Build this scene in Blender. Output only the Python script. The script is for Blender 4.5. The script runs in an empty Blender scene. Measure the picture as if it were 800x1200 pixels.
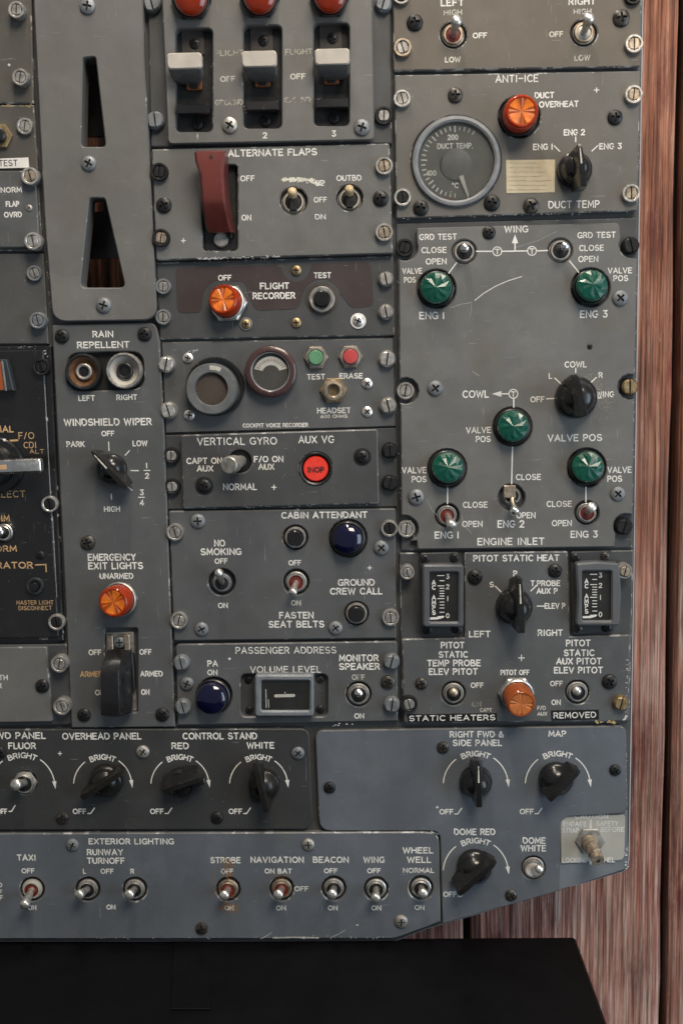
import bpy, math, random
from mathutils import Vector, Matrix, Quaternion
from mathutils.geometry import tessellate_polygon
random.seed(7)
S = bpy.context.scene; COL = S.collection
# ---------------------------------------------------------------- camera, world, lamps, exposure
FPX = 1300.0; DIST = 0.685; K0 = DIST / FPX          # focal length in photo pixels, eye to panel (m), m per pixel
_n = Vector((30 / FPX, 170 / FPX, -1)).normalized()   # world +Y (into the wall) seen from the camera
_d = Vector((194, -9940, -FPX)); _d = (_d - _n * _d.dot(_n)).normalized()
_Z = -_d; _X = _n.cross(_Z)
CR = Matrix((_X, _n, _Z))                             # camera -> world rotation
cam = bpy.data.objects.new('camera', bpy.data.cameras.new('camera')); COL.objects.link(cam)
cam.matrix_world = Matrix.Translation((0, -DIST, 0)) @ CR.to_4x4()
cam.data.sensor_fit = 'VERTICAL'; cam.data.sensor_height = 36; cam.data.lens = FPX * 36 / 1200
cam.data.clip_start = 0.02; cam.data.clip_end = 50
cam.data.dof.use_dof = True; cam.data.dof.focus_distance = 0.69; cam.data.dof.aperture_fstop = 9.0
S.camera = cam
W = bpy.data.worlds.new('World'); S.world = W; W.use_nodes = True
W.node_tree.nodes['Background'].inputs[0].default_value = (0.86, 0.92, 1.0, 1)
W.node_tree.nodes['Background'].inputs[1].default_value = 0.19
def area(name, loc, target, size, power, color):
    L = bpy.data.lights.new(name, 'AREA'); L.shape = 'RECTANGLE'; L.size, L.size_y = size; L.energy = power; L.color = color
    o = bpy.data.objects.new(name, L); COL.objects.link(o); o.location = loc
    o.rotation_euler = (Vector(target) - Vector(loc)).to_track_quat('-Z', 'Y').to_euler(); return o
area('window_light', (0.45, -1.25, 1.30), (0.12, 0, 0.08), (0.8, 0.6), 33, (1.0, 0.88, 0.73))
area('doorway_light', (1.5, -1.0, -0.15), (0.1, 0, -0.2), (0.9, 1.3), 17, (0.70, 0.85, 1.0))
area('added_fill_above_behind', (-0.1, 0.045, 0.95), (0.0, 0.05, 0.0), (1.2, 0.04), 16, (1.0, 0.90, 0.78))  # added fill lamp, brightens the wood seen through the slots
S.view_settings.view_transform = 'Standard'; S.view_settings.look = 'None'; S.view_settings.gamma = 1
S.view_settings.use_curve_mapping = False; S.view_settings.exposure = 0.0

# ---------------------------------------------------------------- photo pixel -> panel plane
def uv(px, py, h=0.0):                                # h metres in front of the panel plane
    d = CR @ Vector((px - 400, 600 - py, -FPX)); t = (DIST - h) / d.y
    return d.x * t, d.z * t
def kk(px, py, h=0.0):
    a = uv(px - 5, py, h); b = uv(px + 5, py, h); return math.hypot(b[0] - a[0], b[1] - a[1]) / 10

# ---------------------------------------------------------------- materials
MATS = {}
def nodes(name):
    m = bpy.data.materials.new(name); m.use_nodes = True; nt = m.node_tree
    return m, nt, nt.nodes['Principled BSDF'], lambda t, **k: _new(nt, t, k)
def _new(nt, t, k):
    n = nt.nodes.new(t)
    for a, b in k.items():
        if a.startswith('i_'): n.inputs[a[2:].replace('_', ' ')].default_value = b
        else: setattr(n, a, b)
    return n
def rampn(nt, fac, stops):
    r = nt.nodes.new('ShaderNodeValToRGB'); e = r.color_ramp.elements
    while len(e) < len(stops): e.new(0.5)
    for q, (p, c) in zip(e, stops): q.position = p; q.color = (c, c, c, 1) if not isinstance(c, tuple) else (*c, 1)
    nt.links.new(fac, r.inputs[0]); return r.outputs[0]
def mixc(nt, fac, a, b, mode='MIX'):
    m = nt.nodes.new('ShaderNodeMix'); m.data_type = 'RGBA'; m.blend_type = mode
    for s, v in ((m.inputs[0], fac), (m.inputs[6], a), (m.inputs[7], b)):
        if hasattr(v, 'links'): nt.links.new(v, s)
        elif isinstance(v, (int, float)): s.default_value = v
        else: s.default_value = (*v, 1)
    return m.outputs[2]
def noise(nt, scale, detail=3, rough=.55, stretch=None, rot=0.0):
    g = nt.nodes.new('ShaderNodeNewGeometry'); v = g.outputs['Position']
    if stretch:
        mp = nt.nodes.new('ShaderNodeMapping'); mp.inputs['Scale'].default_value = stretch; mp.inputs['Rotation'].default_value = (0, rot, 0)
        nt.links.new(v, mp.inputs[0]); v = mp.outputs[0]
    n = nt.nodes.new('ShaderNodeTexNoise'); n.inputs['Scale'].default_value = scale
    n.inputs['Detail'].default_value = detail; n.inputs['Roughness'].default_value = rough
    nt.links.new(v, n.inputs['Vector']); return n.outputs['Fac']
def bump(nt, b, h, strength, dist):
    n = nt.nodes.new('ShaderNodeBump'); n.inputs['Strength'].default_value = strength; n.inputs['Distance'].default_value = dist
    nt.links.new(h, n.inputs['Height']); nt.links.new(n.outputs[0], b.inputs['Normal'])
def paint(name, c, rough=.5, metal=0.0, var=.16, chips=0.0, chipc=(.45, .45, .44), specks=True, coat=0, bumpy=.25, dirt=(.13, .10, .07), scr=.35):
    m, nt, b, N = nodes(name)
    f1 = rampn(nt, noise(nt, 14, 4), [(.3, 1 - var), (.7, 1 + var * .6)])
    col = mixc(nt, 1.0, c, f1, 'MULTIPLY')
    f2 = rampn(nt, noise(nt, 110, 4), [(.35, 1 - var * .5), (.65, 1.0)])
    col = mixc(nt, 1.0, col, f2, 'MULTIPLY')
    if specks: rb = rampn(nt, noise(nt, 33, 7, .72), [(.53, 0.0), (.72, .30)]); col = mixc(nt, rb, col, tuple(q * 1.45 + .012 for q in c))
    dm = rampn(nt, noise(nt, 22, 6, .7), [(.56, 0.0), (.78, .55)]); dirt = tuple(min(a_, b_) for a_, b_ in zip(dirt, (c[0] * .95, c[1] * .82, c[2] * .68))); col = mixc(nt, dm, col, dirt)
    if specks:
        sp = rampn(nt, noise(nt, 900, 2), [(.735, 0.0), (.76, .55)]); col = mixc(nt, sp, col, (.34, .34, .33))
        sc = rampn(nt, noise(nt, 60, 2, .5, (1.0, 1, 14.0), .7), [(.735, 0.0), (.76, scr)]); col = mixc(nt, sc, col, (.3, .3, .3))
        sc = rampn(nt, noise(nt, 55, 2, .5, (15.0, 1, 1.0), -.35), [(.74, 0.0), (.765, scr)]); col = mixc(nt, sc, col, (.3, .3, .3))
    if chips > 0:
        ch = rampn(nt, noise(nt, 130, 5, .65), [(.66 - chips, 0.0), (.69 - chips, 1.0)]); col = mixc(nt, ch, col, chipc)
    nt.links.new(col, b.inputs['Base Color'])
    rr = rampn(nt, noise(nt, 35, 5, .6), [(.3, max(.05, rough - .1)), (.7, min(1, rough + .12))]); nt.links.new(rr, b.inputs['Roughness'])
    b.inputs['Metallic'].default_value = metal; b.inputs['Coat Weight'].default_value = coat
    bump(nt, b, noise(nt, 1600, 2), bumpy, .0002)
    MATS[name] = m; return m
def plain(name, c, rough=.4, metal=0.0, coat=0, trans=0, ior=1.45, var=.12, sc=200, emis=None, bumpy=0):
    m, nt, b, N = nodes(name)
    f = rampn(nt, noise(nt, sc, 4), [(.3, 1 - var), (.7, 1 + var)])
    nt.links.new(mixc(nt, 1.0, c, f, 'MULTIPLY'), b.inputs['Base Color'])
    rr = rampn(nt, noise(nt, sc * 1.7, 3), [(.3, max(.03, rough - .08)), (.7, min(1, rough + .1))]); nt.links.new(rr, b.inputs['Roughness'])
    b.inputs['Metallic'].default_value = metal; b.inputs['Coat Weight'].default_value = coat
    b.inputs['Coat Roughness'].default_value = .08
    b.inputs['Transmission Weight'].default_value = trans; b.inputs['IOR'].default_value = ior
    if emis: b.inputs['Emission Color'].default_value = (*emis[0], 1); b.inputs['Emission Strength'].default_value = emis[1]
    if bumpy: bump(nt, b, noise(nt, sc * 4, 3), bumpy, .0003)
    MATS[name] = m; return m
def ink(name, c, wear=.0):
    m, nt, b, N = nodes(name); b.inputs['Roughness'].default_value = .55
    f = rampn(nt, noise(nt, 420, 4, .6), [(.47 + .25 - wear, 0.0), (.53 + .25 - wear, .9)])
    g = rampn(nt, noise(nt, 90, 3), [(.3, .78), (.6, 1.0)])
    col = mixc(nt, 1.0, c, g, 'MULTIPLY')
    nt.links.new(mixc(nt, f, col, (.10, .10, .095)), b.inputs['Base Color']); MATS[name] = m; return m

paint('grey', (.122, .122, .118)); paint('grey_mid', (.082, .086, .089)); paint('grey_cool', (.15, .17, .19), specks=False); paint('grey_shade', (.066, .067, .067)); paint('grey_brown', (.072, .068, .060)); paint('grey_light', (.122, .119, .113)); paint('grey_dark', (.056, .058, .060), var=.2)
paint('grey_blue', (.100, .113, .131)); paint('grey_brown_reflect', (.102, .086, .068)); paint('grey_warm_reflect', (.112, .106, .095)); paint('chassis', (.060, .062, .062), var=.3); paint('charcoal', (.034, .0355, .0365), var=.1)  # tan and warm greys: brown reflection of the surroundings put into the colour
paint('edge', (.10, .102, .102), chips=.04, chipc=(.30,.30,.29), specks=False, rough=.45); paint('edge_worn', (.12, .122, .12), chips=.11, chipc=(.36,.36,.35), specks=False, rough=.4)
paint('edge_dark', (.045, .047, .048), chips=.03, chipc=(.25,.25,.25), specks=False, rough=.4); paint('chassis_lit_edge', (.42, .42, .46), chips=.05, specks=False, rough=.5, bumpy=.1)  # frame edge: the light it catches is put into its pale colour
paint('gloss_black', (.012, .012, .013), rough=.28, var=.1, coat=.3, bumpy=.06, scr=.2); paint('edge_black', (.02, .02, .022), rough=.18, specks=False, chips=.02)
paint('maroon_area', (.050, .036, .036), rough=.42, var=.15); paint('brown_grime', (.05, .042, .036), var=.3)
plain('well', (.012, .012, .012), .6); plain('black_plastic', (.011, .011, .0115), .25, coat=.15, bumpy=.04); plain('black_worn', (.012, .011, .010), .30, bumpy=.1)  # well: shade down inside the holes put into a black colour
plain('black_screw', (.020, .020, .021), .42, metal=.4); plain('black_screw_worn', (.055, .050, .045), .38, metal=.5, var=.7, sc=420); plain('screw_recess', (.008, .008, .008), .7)
plain('grey_screw', (.17, .18, .19), .5, metal=.35, bumpy=.1, var=.3); plain('steel', (.66, .64, .60), .34, metal=.85, var=.3, sc=300, bumpy=.1)
plain('steel_dull', (.36, .345, .32), .45, metal=.7, var=.35, sc=300, bumpy=.15); plain('steel_warm', (.46, .38, .29), .40, metal=.85, var=.4, sc=300)
plain('chrome', (.86, .84, .80), .2, metal=1.0, var=.15); plain('brass', (.35, .26, .14), .42, metal=.8, var=.35, sc=300)
plain('white_paddle', (.42, .385, .34), .32, coat=.2, var=.12, sc=90); plain('grey_paddle', (.09, .09, .09), .3, coat=.3)
plain('cream', (.56, .42, .24), .35, coat=.2, var=.25, sc=120); plain('guard_red', (.115, .027, .022), .30, coat=.25, var=.2, sc=60, bumpy=.05)
plain('amber_lens', (.52, .052, .005), .2, coat=.3, trans=.55, ior=1.4, sc=150); plain('amber_core', (.62, .15, .013), .35, var=.3, sc=250, coat=.05); plain('amber_dark', (.38, .075, .008), .35, var=.3, sc=250, coat=.15)
plain('brown_lens', (.42, .10, .022), .14, coat=.4, trans=.4, ior=1.4); plain('brown_core', (.42, .13, .035), .35, var=.15)
plain('red_lens', (.34, .035, .006), .12, coat=.5, trans=.45, ior=1.4); plain('red_core', (.35, .04, .012), .4)
plain('green_lens', (.003, .085, .055), .24, coat=.2, trans=.3, ior=1.45); plain('green_core', (.015, .22, .14), .3); plain('green_dark', (.008, .10, .06), .2, coat=.5)
plain('blue_lens', (.004, .004, .028), .10, coat=.6, trans=.25); plain('blue_core', (.008, .008, .07), .4)
plain('inop_red', (.62, .04, .025), .3, coat=.5, emis=((1, .04, .02), .10)); plain('red_boot', (.13, .022, .016), .4, var=.4, sc=500); plain('green_button', (.10, .24, .13), .35); plain('red_button', (.42, .06, .06), .35)
plain('glass', (.9, .92, .92), .04, trans=1.0, ior=1.3, var=.02); plain('dial_face', (.045, .045, .040), .6, var=.1); plain('dial_hub', (.135, .135, .125), .5); plain('dial_dusty', (.118, .117, .103), .6, var=.12, sc=80)
plain('mic_ring', (.105, .112, .112), .5, var=.2, sc=150); plain('volume_rim', (.15, .165, .18), .4, var=.15); plain('rim_grey', (.17, .178, .186), .42, var=.25, sc=120, bumpy=.1); plain('rim_maroon', (.055, .028, .027), .28, coat=.4); plain('mic_mesh', (.055, .040, .032), .7, var=.5, sc=1500, bumpy=.5)
plain('dial_black', (.016, .016, .015), .3, coat=.5, var=.3, sc=60); plain('meter_cream', (.42, .40, .36), .5, var=.1); plain('paper', (.46, .40, .28), .75, var=.10, sc=150); plain('tape_black', (.010, .010, .010), .3, coat=.3); plain('sticker', (.62, .61, .58), .5, var=.05)
plain('placard', (.34, .335, .30), .35, var=.07, sc=60); plain('copper_contact', (.35, .14, .06), .4, metal=.6); plain('glue', (.40, .30, .14), .35, coat=.3); plain('scuff', (.34, .34, .33), .6, var=.3, sc=700)
plain('window_orange', (.28, .07, .02), .4); plain('dark_slate', (.028, .033, .036), .35); plain('table_black', (.0035, .0035, .004), .42, var=.2, sc=40); MATS['table_black'].node_tree.nodes['Principled BSDF'].inputs['Specular IOR Level'].default_value = .10
paint('meter_bezel', (.088, .094, .102), rough=.4, specks=False)
plain('cup_orange', (.17, .085, .045), .35, metal=.4, var=.4, sc=200); plain('bezel_black', (.016, .016, .016), .35)
ink('white', (.70, .69, .65), .05); ink('white_faint', (.45, .44, .40), .17); ink('white_ghost', (.34, .32, .27), .22); ink('orange_ink', (.52, .33, .16), .08); ink('cream_worn', (.62, .60, .52), .12)
ink('placard_ink', (.60, .60, .57), .05); ink('rust', (.26, .13, .035), .12)

def wood():
    m, nt, b, N = nodes('weathered_wood')
    g = noise(nt, 9, 8, .62, (26, 26, 1.0)); g2 = noise(nt, 40, 5, .55, (11, 11, .30)); big = noise(nt, 5, 4, .6, (1.6, 1.6, .8))
    red = rampn(nt, g, [(.36, (.10, .034, .019)), (.47, (.27, .100, .054)), (.58, (.40, .18, .11)), (.72, (.55, .33, .24))])
    grey = rampn(nt, g2, [(.34, (.25, .085, .062)), (.5, (.40, .21, .165)), (.68, (.56, .45, .39))])
    geo = nt.nodes.new('ShaderNodeNewGeometry'); sx = nt.nodes.new('ShaderNodeSeparateXYZ'); nt.links.new(geo.outputs['Position'], sx.inputs[0])
    ma = nt.nodes.new('ShaderNodeMath'); ma.operation = 'MULTIPLY_ADD'; ma.inputs[1].default_value = -.9; nt.links.new(sx.outputs[2], ma.inputs[0]); nt.links.new(big, ma.inputs[2])
    f = rampn(nt, ma.outputs[0], [(.46, 0.0), (.80, .85)])
    col = mixc(nt, f, red, grey)
    st = rampn(nt, noise(nt, 7, 7, .75, (5, 5, 1.2)), [(.52, 0.0), (.66, .85)]); col = mixc(nt, st, col, (.15, .028, .022)); fg = rampn(nt, noise(nt, 60, 5, .65, (7, 7, .20)), [(.40, .50), (.52, 1.05)]); col = mixc(nt, 1.0, col, fg, 'MULTIPLY')
    wp = rampn(nt, noise(nt, 60, 6, .7, (2.5, 2.5, .5)), [(.63, 0.0), (.70, .6)]); col = mixc(nt, wp, col, (.46, .36, .30)); kn = rampn(nt, noise(nt, 16, 3, .5, (1.6, 1.6, .9)), [(.70, 0.0), (.76, .85)]); col = mixc(nt, kn, col, (.10, .025, .018)); bl = rampn(nt, noise(nt, 11, 5, .6, (1.5, 1.5, .8)), [(.35, .62), (.6, 1.08)]); col = mixc(nt, 1.0, col, bl, 'MULTIPLY')
    nt.links.new(col, b.inputs['Base Color']); b.inputs['Roughness'].default_value = .8
    bump(nt, b, g2, 1.0, .003); MATS['wood'] = m
wood()
M = MATS
# ---------------------------------------------------------------- mesh building (local units: photo pixels, z = out of the panel)
class MB:
    def __init__(s): s.v = []; s.f = []; s.m = []; s.mats = []
    def mi(s, mat):
        if mat not in s.mats: s.mats.append(mat)
        return s.mats.index(mat)
    def add(s, vs, fs, mat):
        o = len(s.v); s.v += [tuple(v) for v in vs]; i = s.mi(mat)
        for f in fs: s.f.append(tuple(o + k for k in f)); s.m.append(i)
        return s
    def lathe(s, prof, mat, seg=28, cx=0, cy=0, ph=0.0, rf=None):
        """prof: (r, z) or (r, z, mat-of-the-band-that-follows)"""
        rings = []
        for p in prof:
            r, z = p[0], p[1]
            if r < 1e-6: s.v.append((cx, cy, z)); rings.append([len(s.v) - 1])
            else:
                o = len(s.v)
                for k in range(seg):
                    a = 2 * math.pi * k / seg + ph; q = r * (rf(k) if rf else 1)
                    s.v.append((cx + q * math.cos(a), cy + q * math.sin(a), z))
                rings.append(list(range(o, o + seg)))
        cur = mat
        for i in range(len(prof) - 1):
            if len(prof[i]) > 2: cur = prof[i][2]
            a, b = rings[i], rings[i + 1]; mi = s.mi(cur)
            for k in range(seg):
                k2 = (k + 1) % seg
                if len(a) == 1 and len(b) == 1: continue
                if len(b) == 1: f = (a[k], a[k2], b[0])
                elif len(a) == 1: f = (a[0], b[k2], b[k])
                else: f = (a[k], a[k2], b[k2], b[k])
                s.f.append(f); s.m.append(mi)
        return s
    def loft(s, loops, mat, cap0=True, cap1=True):
        o = len(s.v); n = len(loops[0]); i = s.mi(mat)
        for L in loops: s.v += [tuple(p) for p in L]
        for a in range(len(loops) - 1):
            for k in range(n):
                k2 = (k + 1) % n; s.f.append((o + a * n + k, o + a * n + k2, o + (a + 1) * n + k2, o + (a + 1) * n + k)); s.m.append(i)
        if cap0: s.f.append(tuple(o + k for k in reversed(range(n)))); s.m.append(i)
        if cap1: s.f.append(tuple(o + (len(loops) - 1) * n + k for k in range(n))); s.m.append(i)
        return s
    def rbox(s, x0, y0, x1, y1, z0, z1, mat, r=1.5, b=1.0, n=3):
        """box with rounded upright corners and a bevelled top"""
        P = rrect(min(x0, x1), min(y0, y1), max(x0, x1), max(y0, y1), r, n); Q = inset(P, b)
        s.loft([[(x, y, z0) for x, y in P], [(x, y, z1 - b) for x, y in P], [(x, y, z1) for x, y in Q]], mat); return s
    def tube(s, pts, rads, mat, seg=12, cap=True):
        loops = []
        for i, p in enumerate(pts):
            a = Vector(pts[max(0, i - 1)]); b = Vector(pts[min(len(pts) - 1, i + 1)]); d = (b - a).normalized()
            e1 = d.cross(Vector((0, 1, 0)) if abs(d.y) < .9 else Vector((1, 0, 0))).normalized(); e2 = d.cross(e1)
            if e1.cross(e2).dot(d) < 0: e2 = -e2
            loops.append([Vector(p) + (e1 * math.cos(2 * math.pi * k / seg) + e2 * math.sin(2 * math.pi * k / seg)) * rads[i] for k in range(seg)])
        return s.loft(loops, mat)
    def mesh(s, name, angle=35):
        me = bpy.data.meshes.new(name); me.from_pydata(s.v, [], s.f)
        for k in s.mats: me.materials.append(M[k])
        me.polygons.foreach_set('material_index', s.m); me.polygons.foreach_set('use_smooth', [True] * len(s.f))
        me.update(); me.set_sharp_from_angle(angle=math.radians(angle)); return me
def rrect(x0, y0, x1, y1, r, n=4):
    P = []
    for cx, cy, a in ((x1 - r, y1 - r, 0), (x0 + r, y1 - r, 90), (x0 + r, y0 + r, 180), (x1 - r, y0 + r, 270)):
        for k in range(n + 1):
            t = math.radians(a + 90 * k / n); P.append((cx + r * math.cos(t), cy + r * math.sin(t)))
    return P
def inset(P, b):                                        # P counter-clockwise: move inwards by b
    n = len(P); R = []
    for i in range(n):
        x0, y0 = P[i - 1]; x1, y1 = P[i]; x2, y2 = P[(i + 1) % n]
        ax, ay = x1 - x0, y1 - y0; bx, by = x2 - x1, y2 - y1
        la = math.hypot(ax, ay) or 1e-9; lb = math.hypot(bx, by) or 1e-9
        n1 = (-ay / la, ax / la); n2 = (-by / lb, bx / lb); mx, my = n1[0] + n2[0], n1[1] + n2[1]
        q = mx * mx + my * my
        if q < .2: mx, my = n1; q = 1; f = 1
        else: f = 2 / q
        R.append((x1 + mx * f * b, y1 + my * f * b))
    return R
def area2(P): return sum(P[i - 1][0] * P[i][1] - P[i][0] * P[i - 1][1] for i in range(len(P)))
def roundpoly(pts, n=5):                                # pts (x, y, r)
    out = []; N_ = len(pts)
    for i in range(N_):
        p = pts[i]; r = p[2] if len(p) > 2 else 0
        c = Vector(p[:2])
        if r <= 0: out.append(tuple(c)); continue
        a = (Vector(pts[i - 1][:2]) - c); b = (Vector(pts[(i + 1) % N_][:2]) - c); a.normalize(); b.normalize()
        p0 = c + a * r; p1 = c + b * r
        for k in range(n + 1):
            t = k / n; out.append(tuple(p0 * (1 - t) ** 2 + c * 2 * t * (1 - t) + p1 * t * t))
    return out
def circ(x, y, r, n=24): return [(x + r * math.cos(2 * math.pi * k / n), y + r * math.sin(2 * math.pi * k / n)) for k in range(n)]
def hole_rect(x0, y0, x1, y1, r=4): return rrect(x0, y0, x1, y1, r)

# ---------------------------------------------------------------- things and parts
class Thing:
    def __init__(s, name, label, cat, px, py, group=None):
        s.u, s.v = uv(px, py); e = bpy.data.objects.new(name, None); COL.objects.link(e); e.empty_display_size = .02
        e.location = (s.u, 0, s.v); e.rotation_euler = (math.pi / 2, 0, 0); e['label'] = label; e['category'] = cat
        if group: e['group'] = group
        s.e = e; s.top = 6.0
    def put(s, name, me, px=None, py=None, h=0.0, see=None, rot=0.0, parent=None, scale=1.0, quat=None, label=None):
        """px, py = photo pixel of the component's feature at height `see` (px units); base at height h"""
        o = bpy.data.objects.new(name, me); COL.objects.link(o)
        if parent is not None: o.parent = parent
        else:
            o.parent = s.e; u, v = uv(px, py, (h if see is None else see) * K0); k = kk(px, py) * scale
            o.location = (u - s.u, v - s.v, h * K0); o.scale = (k, k, k)
            if quat is not None: o.rotation_mode = 'QUATERNION'; o.rotation_quaternion = quat
            else: o.rotation_euler = (0, 0, rot)
        if label: o['label'] = label
        return o
    def w(s, x, y, h):                                   # photo pixel at height h -> local metres
        u, v = uv(x, y, h * K0); return (u - s.u, v - s.v, h * K0)
    def plate(s, name, pts, h0, h1, mat, edge='edge', holes=(), bev=1.3, bottom=False, label=None):
        """flat plate between heights h0 and h1 with real openings, outline in photo pixels at height h1"""
        def conv(P): return [s.w(x, y, h1)[:2] for x, y in P]
        O = conv(roundpoly(pts)); O = O if area2(O) > 0 else O[::-1]
        H = [conv(h) for h in holes]; H = [h[::-1] if area2(h) > 0 else h for h in H]
        b = bev * K0; mb = MB(); loops = [O] + H; ins = [inset(L, b) for L in loops]
        for L, I in zip(loops, ins):
            n = len(L); vs = [(x, y, h0 * K0) for x, y in L] + [(x, y, h1 * K0 - b) for x, y in L] + [(x, y, h1 * K0) for x, y in I]
            mb.add(vs, [(k, (k + 1) % n, n + (k + 1) % n, n + k) for k in range(n)], edge if L is O else mat)
            mb.add(vs, [(n + k, n + (k + 1) % n, 2 * n + (k + 1) % n, 2 * n + k) for k in range(n)], edge)
        flat = [Vector((x, y, 0)) for L in ins for x, y in L]
        tri = tessellate_polygon([[Vector((x, y, 0)) for x, y in L] for L in ins])
        def ori(t, up):
            a, b_, c = (flat[i] for i in t); z = (b_ - a).cross(c - a).z; return t if (z > 0) == up else t[::-1]
        mb.add([(p.x, p.y, h1 * K0) for p in flat], [ori(t, True) for t in tri], mat)
        if bottom:
            flat2 = [Vector((x, y, 0)) for L in loops for x, y in L]
            mb.add([(p.x, p.y, h0 * K0) for p in flat2], [ori(t, False) for t in tri], mat)
        me = mb.mesh(name, 25); o = bpy.data.objects.new(name, me); COL.objects.link(o); o.parent = s.e
        if label: o['label'] = label
        return o
    def raw(s, name, mb, parent=None, angle=35, label=None):  # mesh already in local metres
        o = bpy.data.objects.new(name, mb.mesh(name, angle)); COL.objects.link(o); o.parent = parent or s.e
        if label: o['label'] = label
        return o
# ---------------------------------------------------------------- engraving-style stroke lettering
def arc(cx, cy, rx, ry, a0, a1, n=8): return [(cx + rx * math.cos(math.radians(a0 + (a1 - a0) * k / n)), cy + ry * math.sin(math.radians(a0 + (a1 - a0) * k / n))) for k in range(n + 1)]
_S = arc(.3, .74, .27, .26, 35, 270, 9) + arc(.3, .26, .3, .26, 90, -150, 9)[1:]
G = {
 'A': (.7, [[(0, 0), (.35, 1), (.7, 0)], [(.13, .33), (.57, .33)]]),
 'B': (.60, [[(0, 0), (0, 1), (.26, 1)] + arc(.27, .78, .22, .22, 80, -80, 7) + [(.24, .54)], [(0, .53), (.30, .53)] + arc(.31, .265, .29, .265, 80, -80, 7) + [(.28, 0), (0, 0)]]),
 'C': (.62, [arc(.36, .5, .36, .5, 48, 312, 14)]), 'D': (.64, [[(0, 0), (0, 1), (.22, 1)] + arc(.24, .5, .4, .5, 85, -85, 10) + [(.22, 0), (0, 0)]]),
 'E': (.52, [[(.52, 0), (0, 0), (0, 1), (.52, 1)], [(0, .53), (.44, .53)]]), 'F': (.5, [[(0, 0), (0, 1), (.5, 1)], [(0, .52), (.42, .52)]]),
 'G': (.68, [arc(.37, .5, .37, .5, 48, 350, 14)[:-1] + [(.70, .12), (.70, .44), (.48, .44)]]), 'H': (.62, [[(0, 0), (0, 1)], [(.62, 0), (.62, 1)], [(0, .52), (.62, .52)]]),
 'I': (.14, [[(.07, 0), (.07, 1)]]), 'J': (.4, [[(.4, 1), (.4, .2)] + arc(.2, .2, .2, .2, 0, -180, 6)]), 'K': (.58, [[(0, 0), (0, 1)], [(.56, 1), (0, .4)], [(.2, .6), (.58, 0)]]),
 'L': (.46, [[(0, 1), (0, 0), (.46, 0)]]), 'M': (.76, [[(0, 0), (.06, 1), (.38, .25), (.70, 1), (.76, 0)]]), 'N': (.62, [[(0, 0), (0, 1), (.62, 0), (.62, 1)]]),
 'O': (.76, [arc(.38, .5, .38, .5, 90, 450, 20)[:-1] + ['c']]), 'P': (.54, [[(0, 0), (0, 1), (.28, 1)] + arc(.28, .73, .26, .27, 80, -80, 7) + [(.28, .46), (0, .46)]]),
 'Q': (.76, [arc(.38, .5, .38, .5, 90, 450, 20)[:-1] + ['c'], [(.45, .3), (.72, 0)]]), 'R': (.57, [[(0, 0), (0, 1), (.28, 1)] + arc(.28, .74, .25, .26, 80, -80, 7) + [(.28, .48), (0, .48)], [(.3, .48), (.57, 0)]]),
 'S': (.6, [_S]), 'T': (.6, [[(0, 1), (.6, 1)], [(.3, 1), (.3, 0)]]), 'U': (.6, [[(0, 1), (0, .3)] + arc(.3, .3, .3, .3, 180, 360, 8) + [(.6, 1)]]),
 'V': (.66, [[(0, 1), (.33, 0), (.66, 1)]]), 'W': (.92, [[(0, 1), (.22, 0), (.46, .9), (.70, 0), (.92, 1)]]), 'X': (.6, [[(0, 0), (.6, 1)], [(0, 1), (.6, 0)]]),
 'Y': (.62, [[(0, 1), (.31, .48), (.62, 1)], [(.31, .48), (.31, 0)]]), 'Z': (.56, [[(0, 1), (.56, 1), (0, 0), (.56, 0)]]),
 '0': (.56, [arc(.28, .5, .28, .5, 90, 450, 18)[:-1] + ['c']]), '1': (.0, [[(0, 0), (0, 1)]]), '2': (.54, [arc(.27, .73, .26, .27, 170, -30, 8) + [(0, 0), (.55, 0)]]),
 '3': (.54, [[(.05, 1), (.5, 1), (.24, .6)] + arc(.26, .3, .27, .3, 85, -150, 9)]), '4': (.56, [[(.42, 0), (.42, 1), (0, .28), (.58, .28)]]),
 '6': (.54, [arc(.27, .3, .27, .3, 120, 480, 14)[:-1] + ['c'], [(.13, .56), (.42, 1)]]), '/': (.36, [[(0, -.05), (.36, 1.05)]]), '-': (.5, [[(0, .5), (.5, .5)]]),
 '.': (.02, [[(0, 0), (.02, .02)]]), '&': (.66, [[(.66, .35), (.4, 0), (.15, 0), (0, .2), (.04, .38), (.42, .68), (.42, .88), (.28, 1), (.14, .9), (.14, .7), (.66, 0)]]),
 '+': (.6, [[(0, .5), (.6, .5)], [(.3, .15), (.3, .85)]]), 'o': (.25, [arc(.12, .86, .12, .13, 90, 450, 8)[:-1] + ['c']]), ' ': (.34, [])}
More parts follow.
